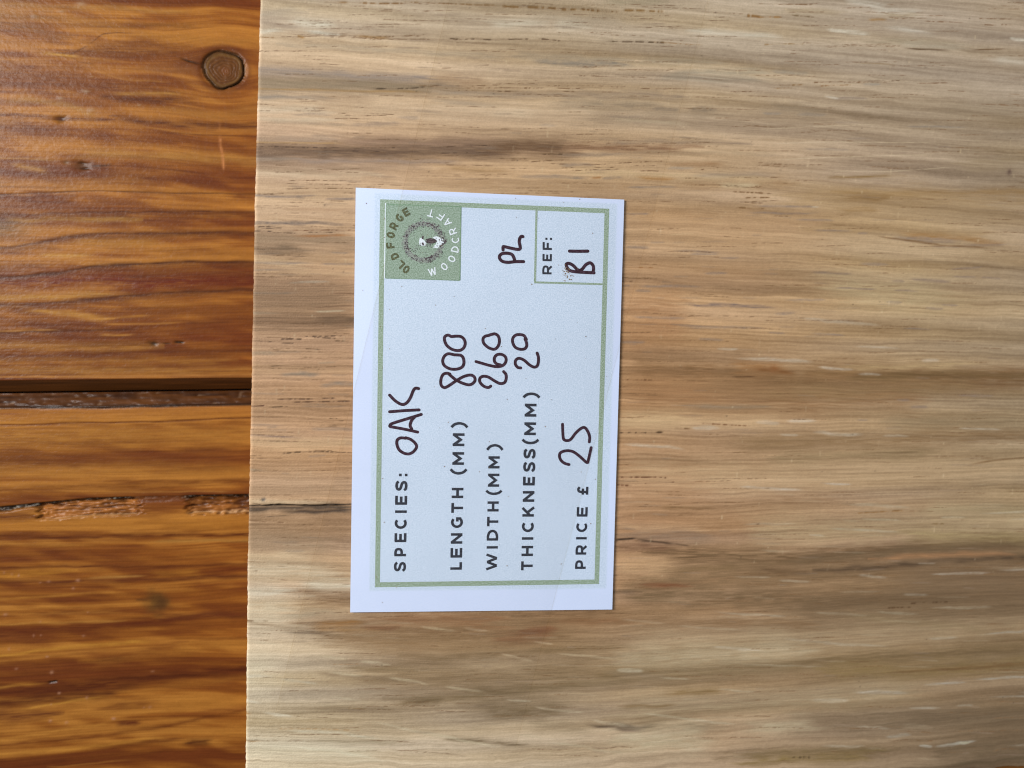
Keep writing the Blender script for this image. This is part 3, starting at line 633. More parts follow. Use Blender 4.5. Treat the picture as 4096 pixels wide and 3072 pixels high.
ok.run('D', 'b', [
 ([(1250,20),(2212,10)],30,(150,120,78),.6), ([(1280,45),(1450,40)],30,(140,108,65),.65), ([(1240,110),(1400,105)],30,(148,116,72),.55), ([(1000,210),(1500,220),(2000,240)],30,(162,132,92),.5), ([(1600,240),(1750,245),(2000,275)],28,(150,112,65),.7), ([(1960,280),(2060,285)],20,(140,102,58),.6),
 ([(1100,500),(1500,560),(1900,600)],200,(190,172,134),.35), ([(700,950),(880,960)],60,(150,108,65),.7), ([(820,965),(950,985)],25,(128,86,46),.8), ([(1080,985),(1300,990)],40,(145,112,72),.55), ([(1300,1010),(1500,1000),(1800,990),(2260,1000)],36,(116,90,56),.85), ([(800,1090),(1300,1080),(1900,1050)],90,(140,112,75),.6),
 ([(50,650),(350,600)],120,(165,120,78),.5), ([(40,1080),(600,1080)],160,(160,118,78),.55), ([(500,1060),(1000,1080)],80,(142,108,72),.55), ([(450,1165),(830,1165)],20,(140,120,95),.6), ([(40,1250),(400,1240)],100,(192,162,120),.4), ([(900,1440),(1300,1425),(1700,1415)],60,(138,115,82),.6), ([(1500,1250),(2212,1250)],60,(130,112,84),.4),
 ([(50,130),(500,150)],60,(172,134,92),.4), ([(1300,960),(1900,940)],30,(176,150,108),.4)])
ok.run('D', 'f', [(p, w, (136, 118, 103), .75) for p, w in (
 ([(70,130),(200,130)],12), ([(200,280),(280,280)],10), ([(70,308),(200,310)],16), ([(330,325),(590,335)],10), ([(410,345),(580,345)],9), ([(570,363),(690,365)],9), ([(490,450),(620,448)],14), ([(700,120),(1100,130)],10), ([(970,160),(1200,165)],10), ([(750,85),(1130,90)],12), ([(1070,215),(1300,220)],10),
 ([(1330,400),(1490,405)],18), ([(1500,488),(1570,492)],14), ([(1590,480),(1830,495)],18), ([(1060,440),(1300,452)],12), ([(1180,525),(1430,535)],9), ([(1510,540),(1650,545)],9), ([(130,515),(490,522)],14), ([(50,515),(90,515)],10), ([(120,542),(210,545)],12), ([(870,662),(990,660)],14), ([(100,680),(410,690)],14), ([(390,740),(830,740)],15),
 ([(460,800),(600,805)],14), ([(40,820),(180,820)],20), ([(920,590),(1160,592)],11), ([(1470,600),(1560,602)],12), ([(1680,635),(1780,638)],14), ([(1770,620),(1860,622)],12), ([(1560,745),(1720,748)],9), ([(1810,430),(2000,410)],12), ([(1830,465),(1960,468)],11), ([(1980,470),(2090,475)],12), ([(1320,235),(1370,235)],10), ([(1530,1128),(1600,1128)],14), ([(1600,1165),(1700,1170)],18), ([(1840,1105),(2060,1110)],16), ([(1320,1235),(1370,1235)],11), ([(1480,258),(1900,278)],28), ([(1800,302),(2150,290)],14), ([(300,720),(520,735)],8), ([(1060,770),(1260,782)],10), ([(840,768),(930,768)],10))])
ok.run('D', 'f', [([(370,615),(650,620),(900,630)],19,(122,105,96),.9)] + [(p, w, (192, 180, 160), .5) for p, w in (
 ([(990,690),(1170,700),(1460,730)],18), ([(560,855),(680,856)],11), ([(650,905),(850,912),(1090,925)],20), ([(1100,955),(1300,965)],15), ([(1320,990),(1450,992)],12), ([(1660,915),(1760,920)],17), ([(420,1275),(580,1285)],22), ([(770,1250),(900,1252)],19), ([(930,1240),(1100,1245)],18), ([(1070,1305),(1360,1315)],20), ([(1450,1320),(1600,1322)],13), ([(900,1315),(1000,1320)],12), ([(40,1365),(230,1375),(400,1395)],16), ([(1300,840),(1550,850)],12), ([(1850,1280),(2100,1290)],10))])
ok.run('D', 'p', [([(650,10),(850,18)],8,(118,84,45),.8), ([(720,40),(840,40)],8,(118,84,45),.8), ([(690,65),(800,70)],8,(118,84,45),.8), ([(670,95),(820,100)],8,(118,84,45),.8), ([(50,1020),(280,1022)],9,(108,70,38),.95), ([(300,1022),(640,1030)],6,PB,.8), ([(40,1305),(270,1302)],9,(88,64,40),.9), ([(340,1282),(420,1285)],8,PB,.8), ([(480,1255),(740,1270)],8,(118,80,45),.9), ([(50,415),(220,418)],6,(150,100,50),.7), ([(50,470),(240,478)],6,PB,.7), ([(50,490),(100,492)],6,PB,.7), ([(300,550),(460,552)],5,PB,.6), ([(50,645),(220,660)],5,PB,.6), ([(1080,918),(1200,925)],6,PB,.6)])
ok.run('D', 'l', [([(1400,240),(1560,270),(1800,300),(2050,312)],13,(122,90,54),.9), ([(640,1002),(770,1003)],9,(98,66,38),1), ([(1450,985),(2000,1010)],18,(104,79,48),.7), ([(1330,1412),(1680,1410)],13,(108,86,57),.7), ([(1900,1480),(2050,1455),(2230,1440)],13,(108,80,47),.8), ([(300,240),(430,235)],8,(200,170,130),.5), ([(700,430),(1200,425)],6,(195,168,130),.4), ([(1080,90),(1100,90)],6,PALE,.4)])
ok.run('E', 'b', [
 ([(30,100),(500,120)],200,(170,130,92),.45), ([(300,175),(520,178)],14,(130,98,62),.65), ([(30,212),(460,215)],20,(140,105,72),.55), ([(60,310),(500,330)],70,(140,118,98),.55), ([(30,380),(330,395)],40,(120,85,60),.65), ([(40,280),(500,290)],40,(198,160,120),.55), ([(30,490),(300,480)],80,(198,160,118),.5),
 ([(950,465),(1150,445),(1400,420),(1700,395),(2260,380)],40,(110,88,62),.85), ([(1450,450),(1800,430),(2100,420)],24,(160,118,80),.75), ([(350,520),(650,490)],30,(125,98,65),.65), ([(760,510),(1060,520)],24,(108,82,55),.75), ([(1150,520),(1400,495),(1800,460),(2260,445)],30,(90,70,50),.85), ([(1500,560),(2260,640)],260,(118,95,70),.6),
 ([(900,760),(1500,740),(2260,700)],170,(112,90,64),.6), ([(0,790),(600,790),(1100,800)],50,(128,98,66),.6), ([(190,595),(410,595)],22,(125,78,48),.8), ([(20,630),(120,632)],18,(110,88,68),.7), ([(0,1000),(600,960),(1100,930)],110,(178,162,132),.5), ([(740,1350),(1100,1340)],50,(180,165,135),.55), ([(0,1345),(160,1360)],22,(95,80,62),.8),
 ([(290,1180),(560,1165)],30,(128,102,62),.75), ([(100,1245),(280,1242)],18,(130,105,70),.7), ([(170,1340),(580,1345)],60,(128,110,82),.6), ([(30,1075),(280,1090)],36,(138,118,92),.6), ([(1150,1050),(1700,1060),(2260,1010)],80,(130,108,66),.55), ([(1500,1060),(2212,1020)],14,(112,82,48),.6), ([(1500,1330),(1800,1290),(2260,1300)],80,(108,90,68),.5),
 ([(600,1500),(1000,1470),(1500,1460)],40,(118,98,68),.7), ([(700,1530),(1400,1490)],60,(128,106,62),.65), ([(0,1430),(500,1420)],120,(192,180,150),.5), ([(1700,180),(2260,190)],60,(168,152,118),.4), ([(1600,320),(2260,340)],60,(160,140,98),.5), ([(1300,760),(2000,830)],40,(136,116,84),.4)])
ok.run('E', 'f', [(p, w, c_, .6) for p, w, c_ in (
 ([(670,60),(830,75),(1030,82)],14,(190,178,160)), ([(1130,45),(1290,50)],10,(182,172,156)), ([(1240,155),(1620,175)],15,(180,168,144)), ([(700,265),(1000,262)],12,(182,162,134)), ([(650,545),(860,550)],10,(168,150,124)), ([(890,565),(1070,575)],12,(168,152,128)), ([(1320,540),(1480,550)],14,(165,150,128)), ([(1700,535),(2040,525)],13,(174,162,145)),
 ([(2050,512),(2260,508)],12,(172,160,142)), ([(1560,640),(1700,645)],14,(160,148,128)), ([(1640,475),(1740,475)],8,(165,150,130)), ([(540,735),(740,750),(970,762)],13,(170,154,130)), ([(1070,740),(1390,755)],14,(150,134,108)), ([(1420,735),(1650,748)],16,(152,138,112)), ([(1700,715),(2060,710)],15,(160,144,118)), ([(40,775),(300,800)],10,(176,152,122)), ([(330,810),(720,835)],12,(164,144,116)),
 ([(530,922),(820,945)],14,(192,180,158)), ([(900,880),(1240,910),(1500,920)],14,(172,160,138)), ([(1690,880),(1860,872)],14,(164,152,130)), ([(1950,860),(2260,835)],13,(160,152,136)), ([(20,1050),(170,1055)],22,(197,187,162)), ([(130,1275),(380,1310),(700,1340)],14,(180,167,140)), ([(560,1150),(800,1170)],10,(170,154,126)), ([(1060,1205),(1280,1212)],24,(176,163,140)),
 ([(1290,1168),(1600,1172)],20,(173,164,148)), ([(1670,1128),(1910,1112)],13,(165,158,145)), ([(1930,1100),(2120,1088)],13,(162,156,142)), ([(1590,1252),(1770,1250)],10,(165,156,140)), ([(1850,1240),(1940,1235)],8,(156,146,128)), ([(2010,1195),(2120,1192)],9,(154,146,130)), ([(2170,1170),(2260,1172)],16,(150,142,126)), ([(1470,1392),(1610,1388)],18,(160,152,136)), ([(1650,1442),(1720,1441)],12,(178,175,162)), ([(1730,1438),(1960,1420)],15,(180,177,164)),
 ([(1300,1350),(1500,1352)],13,(164,152,132)), ([(1110,1440),(1370,1445)],13,(172,158,136)), ([(2110,1443),(2260,1437)],9,(148,140,124)), ([(1150,290),(1550,305)],12,(180,168,142)), ([(1060,322),(1140,328)],9,(184,172,148)), ([(1320,235),(1560,245)],9,(184,170,142)), ([(1760,228),(1900,226)],9,(184,172,146)), ([(1960,208),(2200,198)],10,(184,174,150)), ([(2120,240),(2260,236)],8,(176,164,140)), ([(250,1090),(420,1100)],9,(172,156,128)), ([(700,1020),(1160,1030)],9,(168,152,124)))])
ok.run('E', 'p', [([(40,10),(300,15)],9,(108,70,44),.9), ([(30,55),(100,57)],9,(108,70,44),.9), ([(180,45),(330,40)],9,(108,70,44),.9), ([(690,268),(850,262)],7,(100,74,48),.9), ([(950,1505),(1060,1500)],14,(90,70,45),.8), ([(1600,690),(1850,680)],8,(85,60,35),.8), ([(1480,715),(1600,712)],10,(90,64,38),.8), ([(1320,205),(1560,192)],8,(140,105,62),.8), ([(1640,265),(1780,262)],10,(130,105,66),.7)])
ok.run('E', 'l', [([(20,348),(130,342)],11,(56,42,32),1,.3), ([(130,350),(230,362),(340,372)],16,(66,47,33),1,.3), ([(340,372),(410,380)],8,(90,66,46),.9,.1), ([(1800,1540),(2000,1525),(2260,1500)],20,(92,78,54),.6)])
ok.run('F', 'b', [
 ([(60,430),(250,450)],200,(210,198,168),.5), ([(60,900),(800,940)],120,(206,196,167),.5), ([(380,160),(700,160)],50,(130,100,68),.65), ([(480,165),(650,160)],30,(160,115,60),.7), ([(480,200),(760,195)],24,(165,125,75),.6), ([(330,205),(560,230)],24,(110,90,68),.7), ([(60,150),(330,190)],16,(150,125,95),.5), ([(800,130),(1500,150)],80,(145,102,65),.65), ([(780,185),(860,190)],20,(120,70,42),.7),
 ([(1500,250),(1780,220)],60,(130,88,55),.55), ([(1680,200),(1760,195)],40,(125,78,48),.55), ([(1850,150),(2212,150)],30,(140,100,65),.55), ([(500,260),(1400,260)],120,(145,115,78),.5), ([(1000,370),(1700,330),(2212,290)],40,(122,98,66),.6), ([(2030,750),(2230,765)],24,(110,92,72),.8), ([(490,455),(900,480)],24,(140,118,90),.55), ([(680,420),(1000,430)],30,(138,115,80),.6),
 ([(920,620),(1300,580),(1600,545),(2212,480)],50,(125,104,72),.65), ([(1040,610),(1130,605)],30,(105,85,55),.6), ([(1350,545),(1600,560)],30,(118,98,68),.45), ([(1200,840),(1500,850),(1620,860)],30,(110,90,60),.7), ([(1500,680),(1650,660)],50,(125,105,75),.6), ([(500,640),(860,650)],24,(145,125,95),.55), ([(470,850),(900,860)],30,(150,135,105),.45), ([(1300,400),(1700,430)],60,(186,162,128),.35), ([(1700,740),(2000,770)],60,(130,112,84),.4)])
ok.run('F', 'f', [(p, w, c_, .62) for p, w, c_ in (
 ([(1040,180),(1250,205)],14,(197,177,142)), ([(1290,190),(1430,205)],12,(188,164,132)), ([(1690,265),(1800,280)],10,(188,164,132)), ([(460,340),(640,370)],14,(196,180,148)), ([(700,380),(880,400)],16,(198,183,153)), ([(60,260),(300,285)],16,(208,193,163)), ([(70,455),(250,475)],22,(215,209,189)), ([(260,480),(480,510)],14,(195,186,162)), ([(530,440),(720,465)],14,(194,180,150)), ([(850,470),(1000,490),(1090,515)],16,(200,184,152)), ([(1180,520),(1420,555)],14,(194,178,146)),
 ([(1530,600),(1680,605)],10,(180,168,142)), ([(1490,330),(1700,380)],16,(188,166,134)), ([(540,580),(720,610)],14,(188,174,146)), ([(60,600),(190,625)],18,(214,208,188)), ([(160,670),(340,695)],16,(212,204,182)), ([(740,715),(940,770),(1250,830),(1550,885)],19,(198,185,156)), ([(280,785),(600,800),(830,850)],20,(208,201,176)), ([(330,900),(600,935),(820,980)],18,(208,200,174)), ([(1690,640),(1990,675)],13,(188,172,144)),
 ([(1590,800),(1750,825)],12,(184,168,140)), ([(1750,840),(2230,905)],14,(182,168,140)), ([(2020,715),(2230,745)],18,(188,172,144)), ([(1820,335),(2180,365)],13,(184,164,132)))])
ok.run('F', 'p', [([(60,680),(100,680)],10,(165,135,95),.8), ([(50,860),(160,865)],12,(165,135,95),.8), ([(250,770),(700,780)],10,(165,135,95),.7), ([(50,148),(200,150)],8,PB,.7), ([(640,645),(820,650)],8,(150,122,84),.6), ([(560,395),(700,395)],6,(165,130,90),.6)])
ok.run('G', 'b', [
 ([(450,250),(870,260)],26,(180,145,110),.6), ([(130,470),(500,475),(900,490)],60,(158,132,102),.55), ([(130,540),(450,545)],50,(123,98,72),.85), ([(450,560),(900,560)],30,(150,122,92),.55), ([(130,620),(500,690)],50,(206,176,136),.45), ([(120,950),(900,930)],250,(150,118,86),.65), ([(650,1060),(900,1065)],50,(115,88,62),.7), ([(150,720),(900,730)],40,(200,166,126),.4), ([(130,1300),(900,1330)],60,(176,140,104),.4), ([(110,1420),(900,1450)],60,(196,158,116),.4)])
ok.run('G', 'f', [([(140,155),(350,160),(640,148)],20,(136,120,110),.85), ([(630,178),(880,175)],16,(132,116,106),.85), ([(150,355),(500,352),(890,365)],28,(116,102,94),.95), ([(180,580),(380,580)],12,GREY,.6), ([(680,572),(820,572)],10,GREY,.7), ([(180,645),(350,650),(500,650),(600,650)],20,(133,116,102),.8), ([(600,656),(880,658)],12,(130,114,102),.8), ([(150,700),(390,702)],12,GREY,.7), ([(360,795),(500,790),(690,790)],14,(178,162,140),.85), ([(150,870),(500,872)],14,(125,108,90),.7), ([(560,1008),(800,1000)],12,(182,167,138),.8), ([(130,1015),(350,1018)],16,(160,144,120),.7), ([(140,1315),(380,1318)],34,(155,135,110),.7), ([(600,1385),(720,1383)],12,(156,138,112),.7), ([(310,1470),(480,1466),(620,1466)],34,(136,120,102),.9), ([(600,1550),(880,1540)],36,(146,126,106),.8), ([(160,1615),(400,1618)],14,GREY,.6)])
ok.run('G', 'p', [([(380,40),(560,40)],6,PB,.8), ([(350,102),(560,100)],6,PB,.8), ([(620,98),(880,98)],6,PB,.8), ([(150,142),(270,140)],6,PB,.8), ([(130,228),(500,230)],5,PB,.6), ([(135,382),(270,380)],7,(83,58,36),1), ([(140,395),(330,390)],7,(83,58,36),1), ([(135,412),(260,415)],7,(83,58,36),1), ([(260,425),(420,427)],6,(90,62,38),.9), ([(400,408),(880,405)],7,(120,76,40),.9), ([(520,422),(720,423)],7,PD,.9), ([(500,1190),(880,1188)],9,(82,56,34),1), ([(330,1212),(470,1210)],11,(82,56,34),1), ([(570,1200),(720,1205)],9,(82,56,34),.9), ([(120,1225),(270,1230)],8,(90,62,38),.9), ([(330,1240),(410,1242)],9,(82,56,34),.9), ([(720,1222),(820,1225)],7,PD,.8), ([(450,1280),(610,1285)],7,PD,.8), ([(240,1410),(370,1405)],7,PD,.7), ([(300,1655),(720,1648)],10,(93,60,34),.9)])
ok.run('G', 'l', [([(390,450),(600,447),(880,445)],16,(160,105,50),.85), ([(400,600),(520,600)],6,(110,84,58),.8), ([(360,797),(480,797)],6,(110,84,58),.7), ([(530,980),(880,960)],9,(108,71,44),.65), ([(700,870),(880,878)],9,(113,74,44),.7), ([(120,1275),(200,1265)],12,(200,170,130),.6)] + [([(130,y),(500,y+4),(880,y-6)],8,(116,88,62),.5) for y in (820,838,855,890,908,925,945,968,1035,1050,1080,1098,1115,1135,1150)])
ok.run('H', 'b', [([(110,310),(500,330),(850,310)],70,(206,173,131),.5), ([(110,600),(600,560)],140,(185,150,115),.35), ([(160,745),(300,755),(500,755),(640,760)],30,(206,179,142),.8), ([(180,800),(500,798),(870,792)],46,(96,76,56),.95), ([(620,880),(880,890)],40,(145,112,80),.55), ([(100,1150),(520,1150)],50,(206,181,143),.45), ([(100,1240),(500,1250),(860,1350)],120,(214,202,175),.45), ([(100,1420),(470,1415)],70,(217,210,188),.5), ([(540,1370),(860,1370)],40,(211,201,177),.65), ([(450,1590),(700,1560)],40,(150,136,112),.4)])  # the pale stroke above the split paints its lit lip
ok.run('H', 'f', [([(450,45),(830,45)],14,(138,113,90),.7), ([(130,190),(400,185)],20,(150,130,114),.5), ([(540,218),(880,222)],30,(138,120,104),.75), ([(110,262),(300,268),(530,285)],13,(118,96,86),.9), ([(530,420),(660,412)],14,(140,118,98),.7), ([(110,515),(280,530)],18,(160,145,120),.7), ([(360,1115),(520,1110)],18,(155,135,112),.7), ([(480,1010),(620,1015)],12,(150,128,104),.6)])
ok.run('H', 'p', [([(105,45),(230,42)],9,(103,63,38),1), ([(250,55),(370,48)],7,PD,.9), ([(400,15),(880,8)],11,(98,63,37),1), ([(540,140),(780,135)],6,PD,.8), ([(650,157),(780,155)],6,PD,.8), ([(620,188),(800,185)],6,PD,.8), ([(300,240),(410,238)],6,PB,.7), ([(350,395),(450,385),(650,382),(860,390)],9,(93,68,43),1), ([(110,410),(200,410)],7,PB,.8), ([(120,430),(350,432)],5,PB,.7), ([(110,885),(200,900),(400,905)],8,(138,103,70),.8), ([(390,960),(640,962)],6,PB,.7), ([(110,1195),(300,1200)],10,(165,135,100),.8), ([(400,1210),(580,1212)],8,(128,93,58),.9), ([(80,1258),(200,1262)],7,PB,.7), ([(200,1305),(390,1330)],8,(165,135,105),.7)])
ok.run('H', 'l', [([(340,840),(600,825),(880,806)],26,(73,54,39),.95,.1), ([(220,862),(400,850)],10,(88,68,48),.8), ([(170,782),(350,771),(560,776),(880,768)],13,(62,48,34),1,.35)])  # last stroke paints the shadow line under the split's lip
add_spot(ok, 'C', 2090, 1455, 22, 24, (92, 70, 62), .9, .02)
add_spot(ok, 'H', 210, 735, 14, 12, (66, 70, 74), .9, .1)
add_spot(ok, 'D', 870, 958, 26, 16, (132, 84, 44), .7, .02)

# small unnamed flecks, pores and cross-grain scratches between the traced ones
rr = random.Random(12)
for _ in range(420):
    px_, py_ = rr.uniform(1040, 4080), rr.uniform(10, 3050)
    L = rr.uniform(25, 120)
    if py_ > 1900 and rr.random() < .5: ok.stroke('O', [(px_, py_), (px_ + L * 1.6, py_ + rr.uniform(-2, 6))], rr.uniform(4, 9), (182, 166, 138), .2, 'f')
    else: ok.stroke('O', [(px_, py_), (px_ + L, py_ + rr.uniform(-2, 4))], rr.uniform(3.5, 8), (140, 120, 100), .4, 'f')
for _ in range(800):
    px_, py_ = 1040 + 3040 * rr.random() ** 1.3, 10 + 3040 * rr.random() ** 1.25
    ok.stroke('O', [(px_, py_), (px_ + rr.uniform(40, 240), py_ + rr.uniform(-4, 6))], 3.4, PB, .6, 'p')
for _ in range(330):
    px_, py_ = rr.uniform(1040, 4080), rr.uniform(10, 2300)
    v_scratch(ok, 'O', [(px_, py_), (px_ + rr.uniform(-10, 4), py_ + rr.uniform(8, 36))], 3.4, (206, 186, 152), rr.uniform(.12, .4))
for _ in range(60):
    add_spot(ok, 'O', rr.uniform(1040, 4080), rr.uniform(10, 3000), rr.uniform(2, 4), rr.uniform(2, 4), (70, 54, 40), .6)

# fine fibres and growth lines running through every mark
fb = (vnoise(X / 46, flow / 1.15, 61) - .5) * .26 + (vnoise(X / 26, flow / .42, 62) - .5) * .22 + (vnoise(X / 14, flow / .24, 63) - .5) * .17 + (vnoise(X / 3.2, flow / .3, 64) - .5) * .08
fb = fb * .8 + rib * .03 * cenw * (.3 + vnoise(X / 30, Y / 6, 65)) + (vnoise(X / .3, Y / .3, 66) - .5) * .06
ok.c = ok.c * np.stack([1 + fb * .92, 1 + fb * 1.03, 1 + fb * 1.18], -1)
ok.c = base0 * np.clip(ok.c / base0, .12, 2.5) ** 1.09 * np.array([1.02, 1.0, .975])
# the split with a raised lip
cxp = [px2mm(*zp('H', x, y), BOARD_T) for x, y in ((90,735),(170,768),(250,775),(350,768),(450,772),(560,778),(700,772),(860,768),(1100,770),(1400,790))]
cX = np.array([p[0] for p in cxp]); cY = np.array([p[1] for p in cxp])
dl_ = np.interp(X, cX, cY) + .25 * (vnoise(X / .8, X * 0, 77) - .5) - Y
on = sstep(cX[0] - 1, cX[0] + 4, X) * sstep(cX[-1], cX[-1] - 10, X)
ok.h += on * (.22 * np.exp(-(np.minimum(dl_, 0) / 1.6) ** 2) * (dl_ <= 0) - (.30 * np.exp(-(dl_ / 1.5) ** 2)) * (dl_ > 0))
far = (X > xs_o[0] + 200) | (Y > 95)
ok.h = np.where(far, 0, ok.h)
# outline: sawn end on the left, waney lower edge
ex_ = np.interp(Y, leY, leX) - X0 + .12 * (vnoise(Y / .5, Y * 0, 50) - .5) + .1 * (vnoise(Y / 2.5, Y * 0, 51) - .5)
fx = sstep(30, 0, X - X0)
ey_ = np.interp(X, beX, beY) - Y0 + .35 * (vnoise(X / 1.2, X * 0, 52) - .5) + .6 * (vnoise(X / 5, X * 0, 53) - .5)
fyy = sstep(16, 0, Y - Y0)
edge = np.minimum(X - X0, Y - Y0)
Zt = BOARD_T + ok.h - .18 * np.exp(-(edge / .22) ** 2) - .03
arris = np.exp(-(edge / .3) ** 2)
ok.c += (ok.c * 1.12 - ok.c) * arris[..., None]
board = grid_mesh('oak_board', X + ex_ * fx, Y + ey_ * fyy, Zt, ok.c, OAK, 0.0)
tag(board, 'pale brown raw oak board with streaked grain lying on the pine table', 'board')
# ------------------------------------------------------------------ the card
def flat_mat(name, c0, c1, scale, rough=.6, lo=.35, hi=.65, spec=.25, speck=None):
    """matt ink or paper: two tones mixed by fine noise, like a coarse ink-jet print"""
    m, nt, bs = new_mat(name)
    n = node(nt, 'ShaderNodeTexNoise', Scale=1.0, Detail=2.0, Roughness=.6)
    nt.links.new(mapping(nt, (scale, scale, scale)), n.inputs['Vector'])
    mr = node(nt, 'ShaderNodeMapRange'); mr.inputs['From Min'].default_value = lo; mr.inputs['From Max'].default_value = hi
    nt.links.new(n.outputs['Fac'], mr.inputs['Value'])
    mx = node(nt, 'ShaderNodeMix', data_type='RGBA')
    mx.inputs[6].default_value = (*c0, 1); mx.inputs[7].default_value = (*c1, 1)
    nt.links.new(mr.outputs[0], mx.inputs[0])
    nt.links.new(mx.outputs[2], bs.inputs['Base Color'])
    bs.inputs['Roughness'].default_value = rough
    bs.inputs['Specular IOR Level'].default_value = spec
    return m

def A(rgb):                       # photographed colour near the card -> surface colour
    return tuple(float(v) for v in np.clip(lin(rgb) / illum(0, 0, CARD_Z) / TAPE_T2, 0, .92))
TAPE_T2 = .93

def paper_mat():
    m, nt, bs = new_mat('printed_card_paper')
    tc = node(nt, 'ShaderNodeTexCoord'); sp = node(nt, 'ShaderNodeSeparateXYZ')
    nt.links.new(tc.outputs['Object'], sp.inputs[0])
    def ramp(out, a_, b_):
        r = node(nt, 'ShaderNodeMapRange', interpolation_type='SMOOTHSTEP')
        r.inputs['From Min'].default_value = a_ * MM; r.inputs['From Max'].default_value = b_ * MM
        nt.links.new(sp.outputs[out], r.inputs['Value']); return r.outputs[0]
    facs = [ramp('X', -23.5, -23.0), ramp('X', 25.9, 25.2), ramp('Y', -38.4, -37.7), ramp('Y', 41.9, 41.3)]
    cur = facs[0]
    for f in facs[1:]:
        mu = node(nt, 'ShaderNodeMath', operation='MULTIPLY')
        nt.links.new(cur, mu.inputs[0]); nt.links.new(f, mu.inputs[1]); cur = mu.outputs[0]
    n = node(nt, 'ShaderNodeTexNoise', Scale=1.0, Detail=2.0, Roughness=.7)
    nt.links.new(mapping(nt, (4200, 4200, 4200)), n.inputs['Vector'])
    mr = node(nt, 'ShaderNodeMapRange'); mr.inputs['From Min'].default_value = .3; mr.inputs['From Max'].default_value = .7
    nt.links.new(n.outputs['Fac'], mr.inputs['Value'])
    halft = node(nt, 'ShaderNodeMix', data_type='RGBA')
    halft.inputs[6].default_value = (*A((177, 197, 220)), 1); halft.inputs[7].default_value = (*A((212, 226, 247)), 1)
    nt.links.new(mr.outputs[0], halft.inputs[0])
    n2 = node(nt, 'ShaderNodeTexNoise', Scale=1.0, Detail=3.0, Roughness=.6)
    nt.links.new(mapping(nt, (60, 60, 60)), n2.inputs['Vector'])
    mr2 = node(nt, 'ShaderNodeMapRange'); mr2.inputs['To Min'].default_value = .93; mr2.inputs['To Max'].default_value = 1.05
    nt.links.new(n2.outputs['Fac'], mr2.inputs['Value'])
    white = node(nt, 'ShaderNodeMix', data_type='RGBA')
    white.inputs[6].default_value = (*A((200, 215, 247)), 1); white.inputs[7].default_value = (*A((209, 222, 250)), 1)
    nt.links.new(mr.outputs[0], white.inputs[0])
    mx = node(nt, 'ShaderNodeMix', data_type='RGBA')
    nt.links.new(cur, mx.inputs[0]); nt.links.new(white.outputs[2], mx.inputs[6]); nt.links.new(halft.outputs[2], mx.inputs[7])
    vs = node(nt, 'ShaderNodeVectorMath', operation='SCALE')
    nt.links.new(mx.outputs[2], vs.inputs[0]); nt.links.new(mr2.outputs[0], vs.inputs['Scale'])
    nt.links.new(vs.outputs[0], bs.inputs['Base Color'])
    bs.inputs['Roughness'].default_value = .7
    bs.inputs['Specular IOR Level'].default_value = .2
    bp = node(nt, 'ShaderNodeBump', Strength=.25, Distance=.00004)
    nt.links.new(n.outputs['Fac'], bp.inputs['Height']); nt.links.new(bp.outputs[0], bs.inputs['Normal'])
    return m

PAPER = paper_mat()
GREEN = flat_mat('green_print', A((118, 140, 112)), A((164, 182, 172)), 4200)
PANEL = flat_mat('green_panel_print', A((114, 136, 116)), A((158, 178, 166)), 4200)
EDGEG = flat_mat('dark_green_print', A((96, 128, 104)), A((140, 166, 142)), 4200)
INK = flat_mat('black_print', A((36, 38, 48)), A((58, 62, 74)), 3500)
PEN = flat_mat('felt_pen_ink', A((50, 26, 38)), A((84, 62, 82)), 1800, .45, .45, .85)
WHITE = flat_mat('white_print', A((205, 218, 225)), A((228, 236, 250)), 4200)
OLIVE = flat_mat('olive_black_print', A((62, 64, 44)), A((104, 110, 80)), 4200)
SAW = flat_mat('speckled_grey_print', A((104, 104, 112)), A((158, 170, 158)), 4600)
DARKM = flat_mat('dark_brown_print', A((48, 36, 44)), A((96, 84, 88)), 4600)
RUST = flat_mat('brown_dirt', A((110, 84, 56)), A((150, 126, 96)), 3000)

def link_mesh(name, verts, faces, mat, parent=None):
    me = bpy.data.meshes.new(name)
    me.from_pydata([[v * MM for v in p] for p in verts], [], faces)
    me.materials.append(mat); me.update()
    o = bpy.data.objects.new(name, me); sc.collection.objects.link(o)
    if parent is not None:
        o.parent = parent
        if parent.type == 'EMPTY': o.matrix_parent_inverse = Matrix.Translation(-parent.location)
    return o

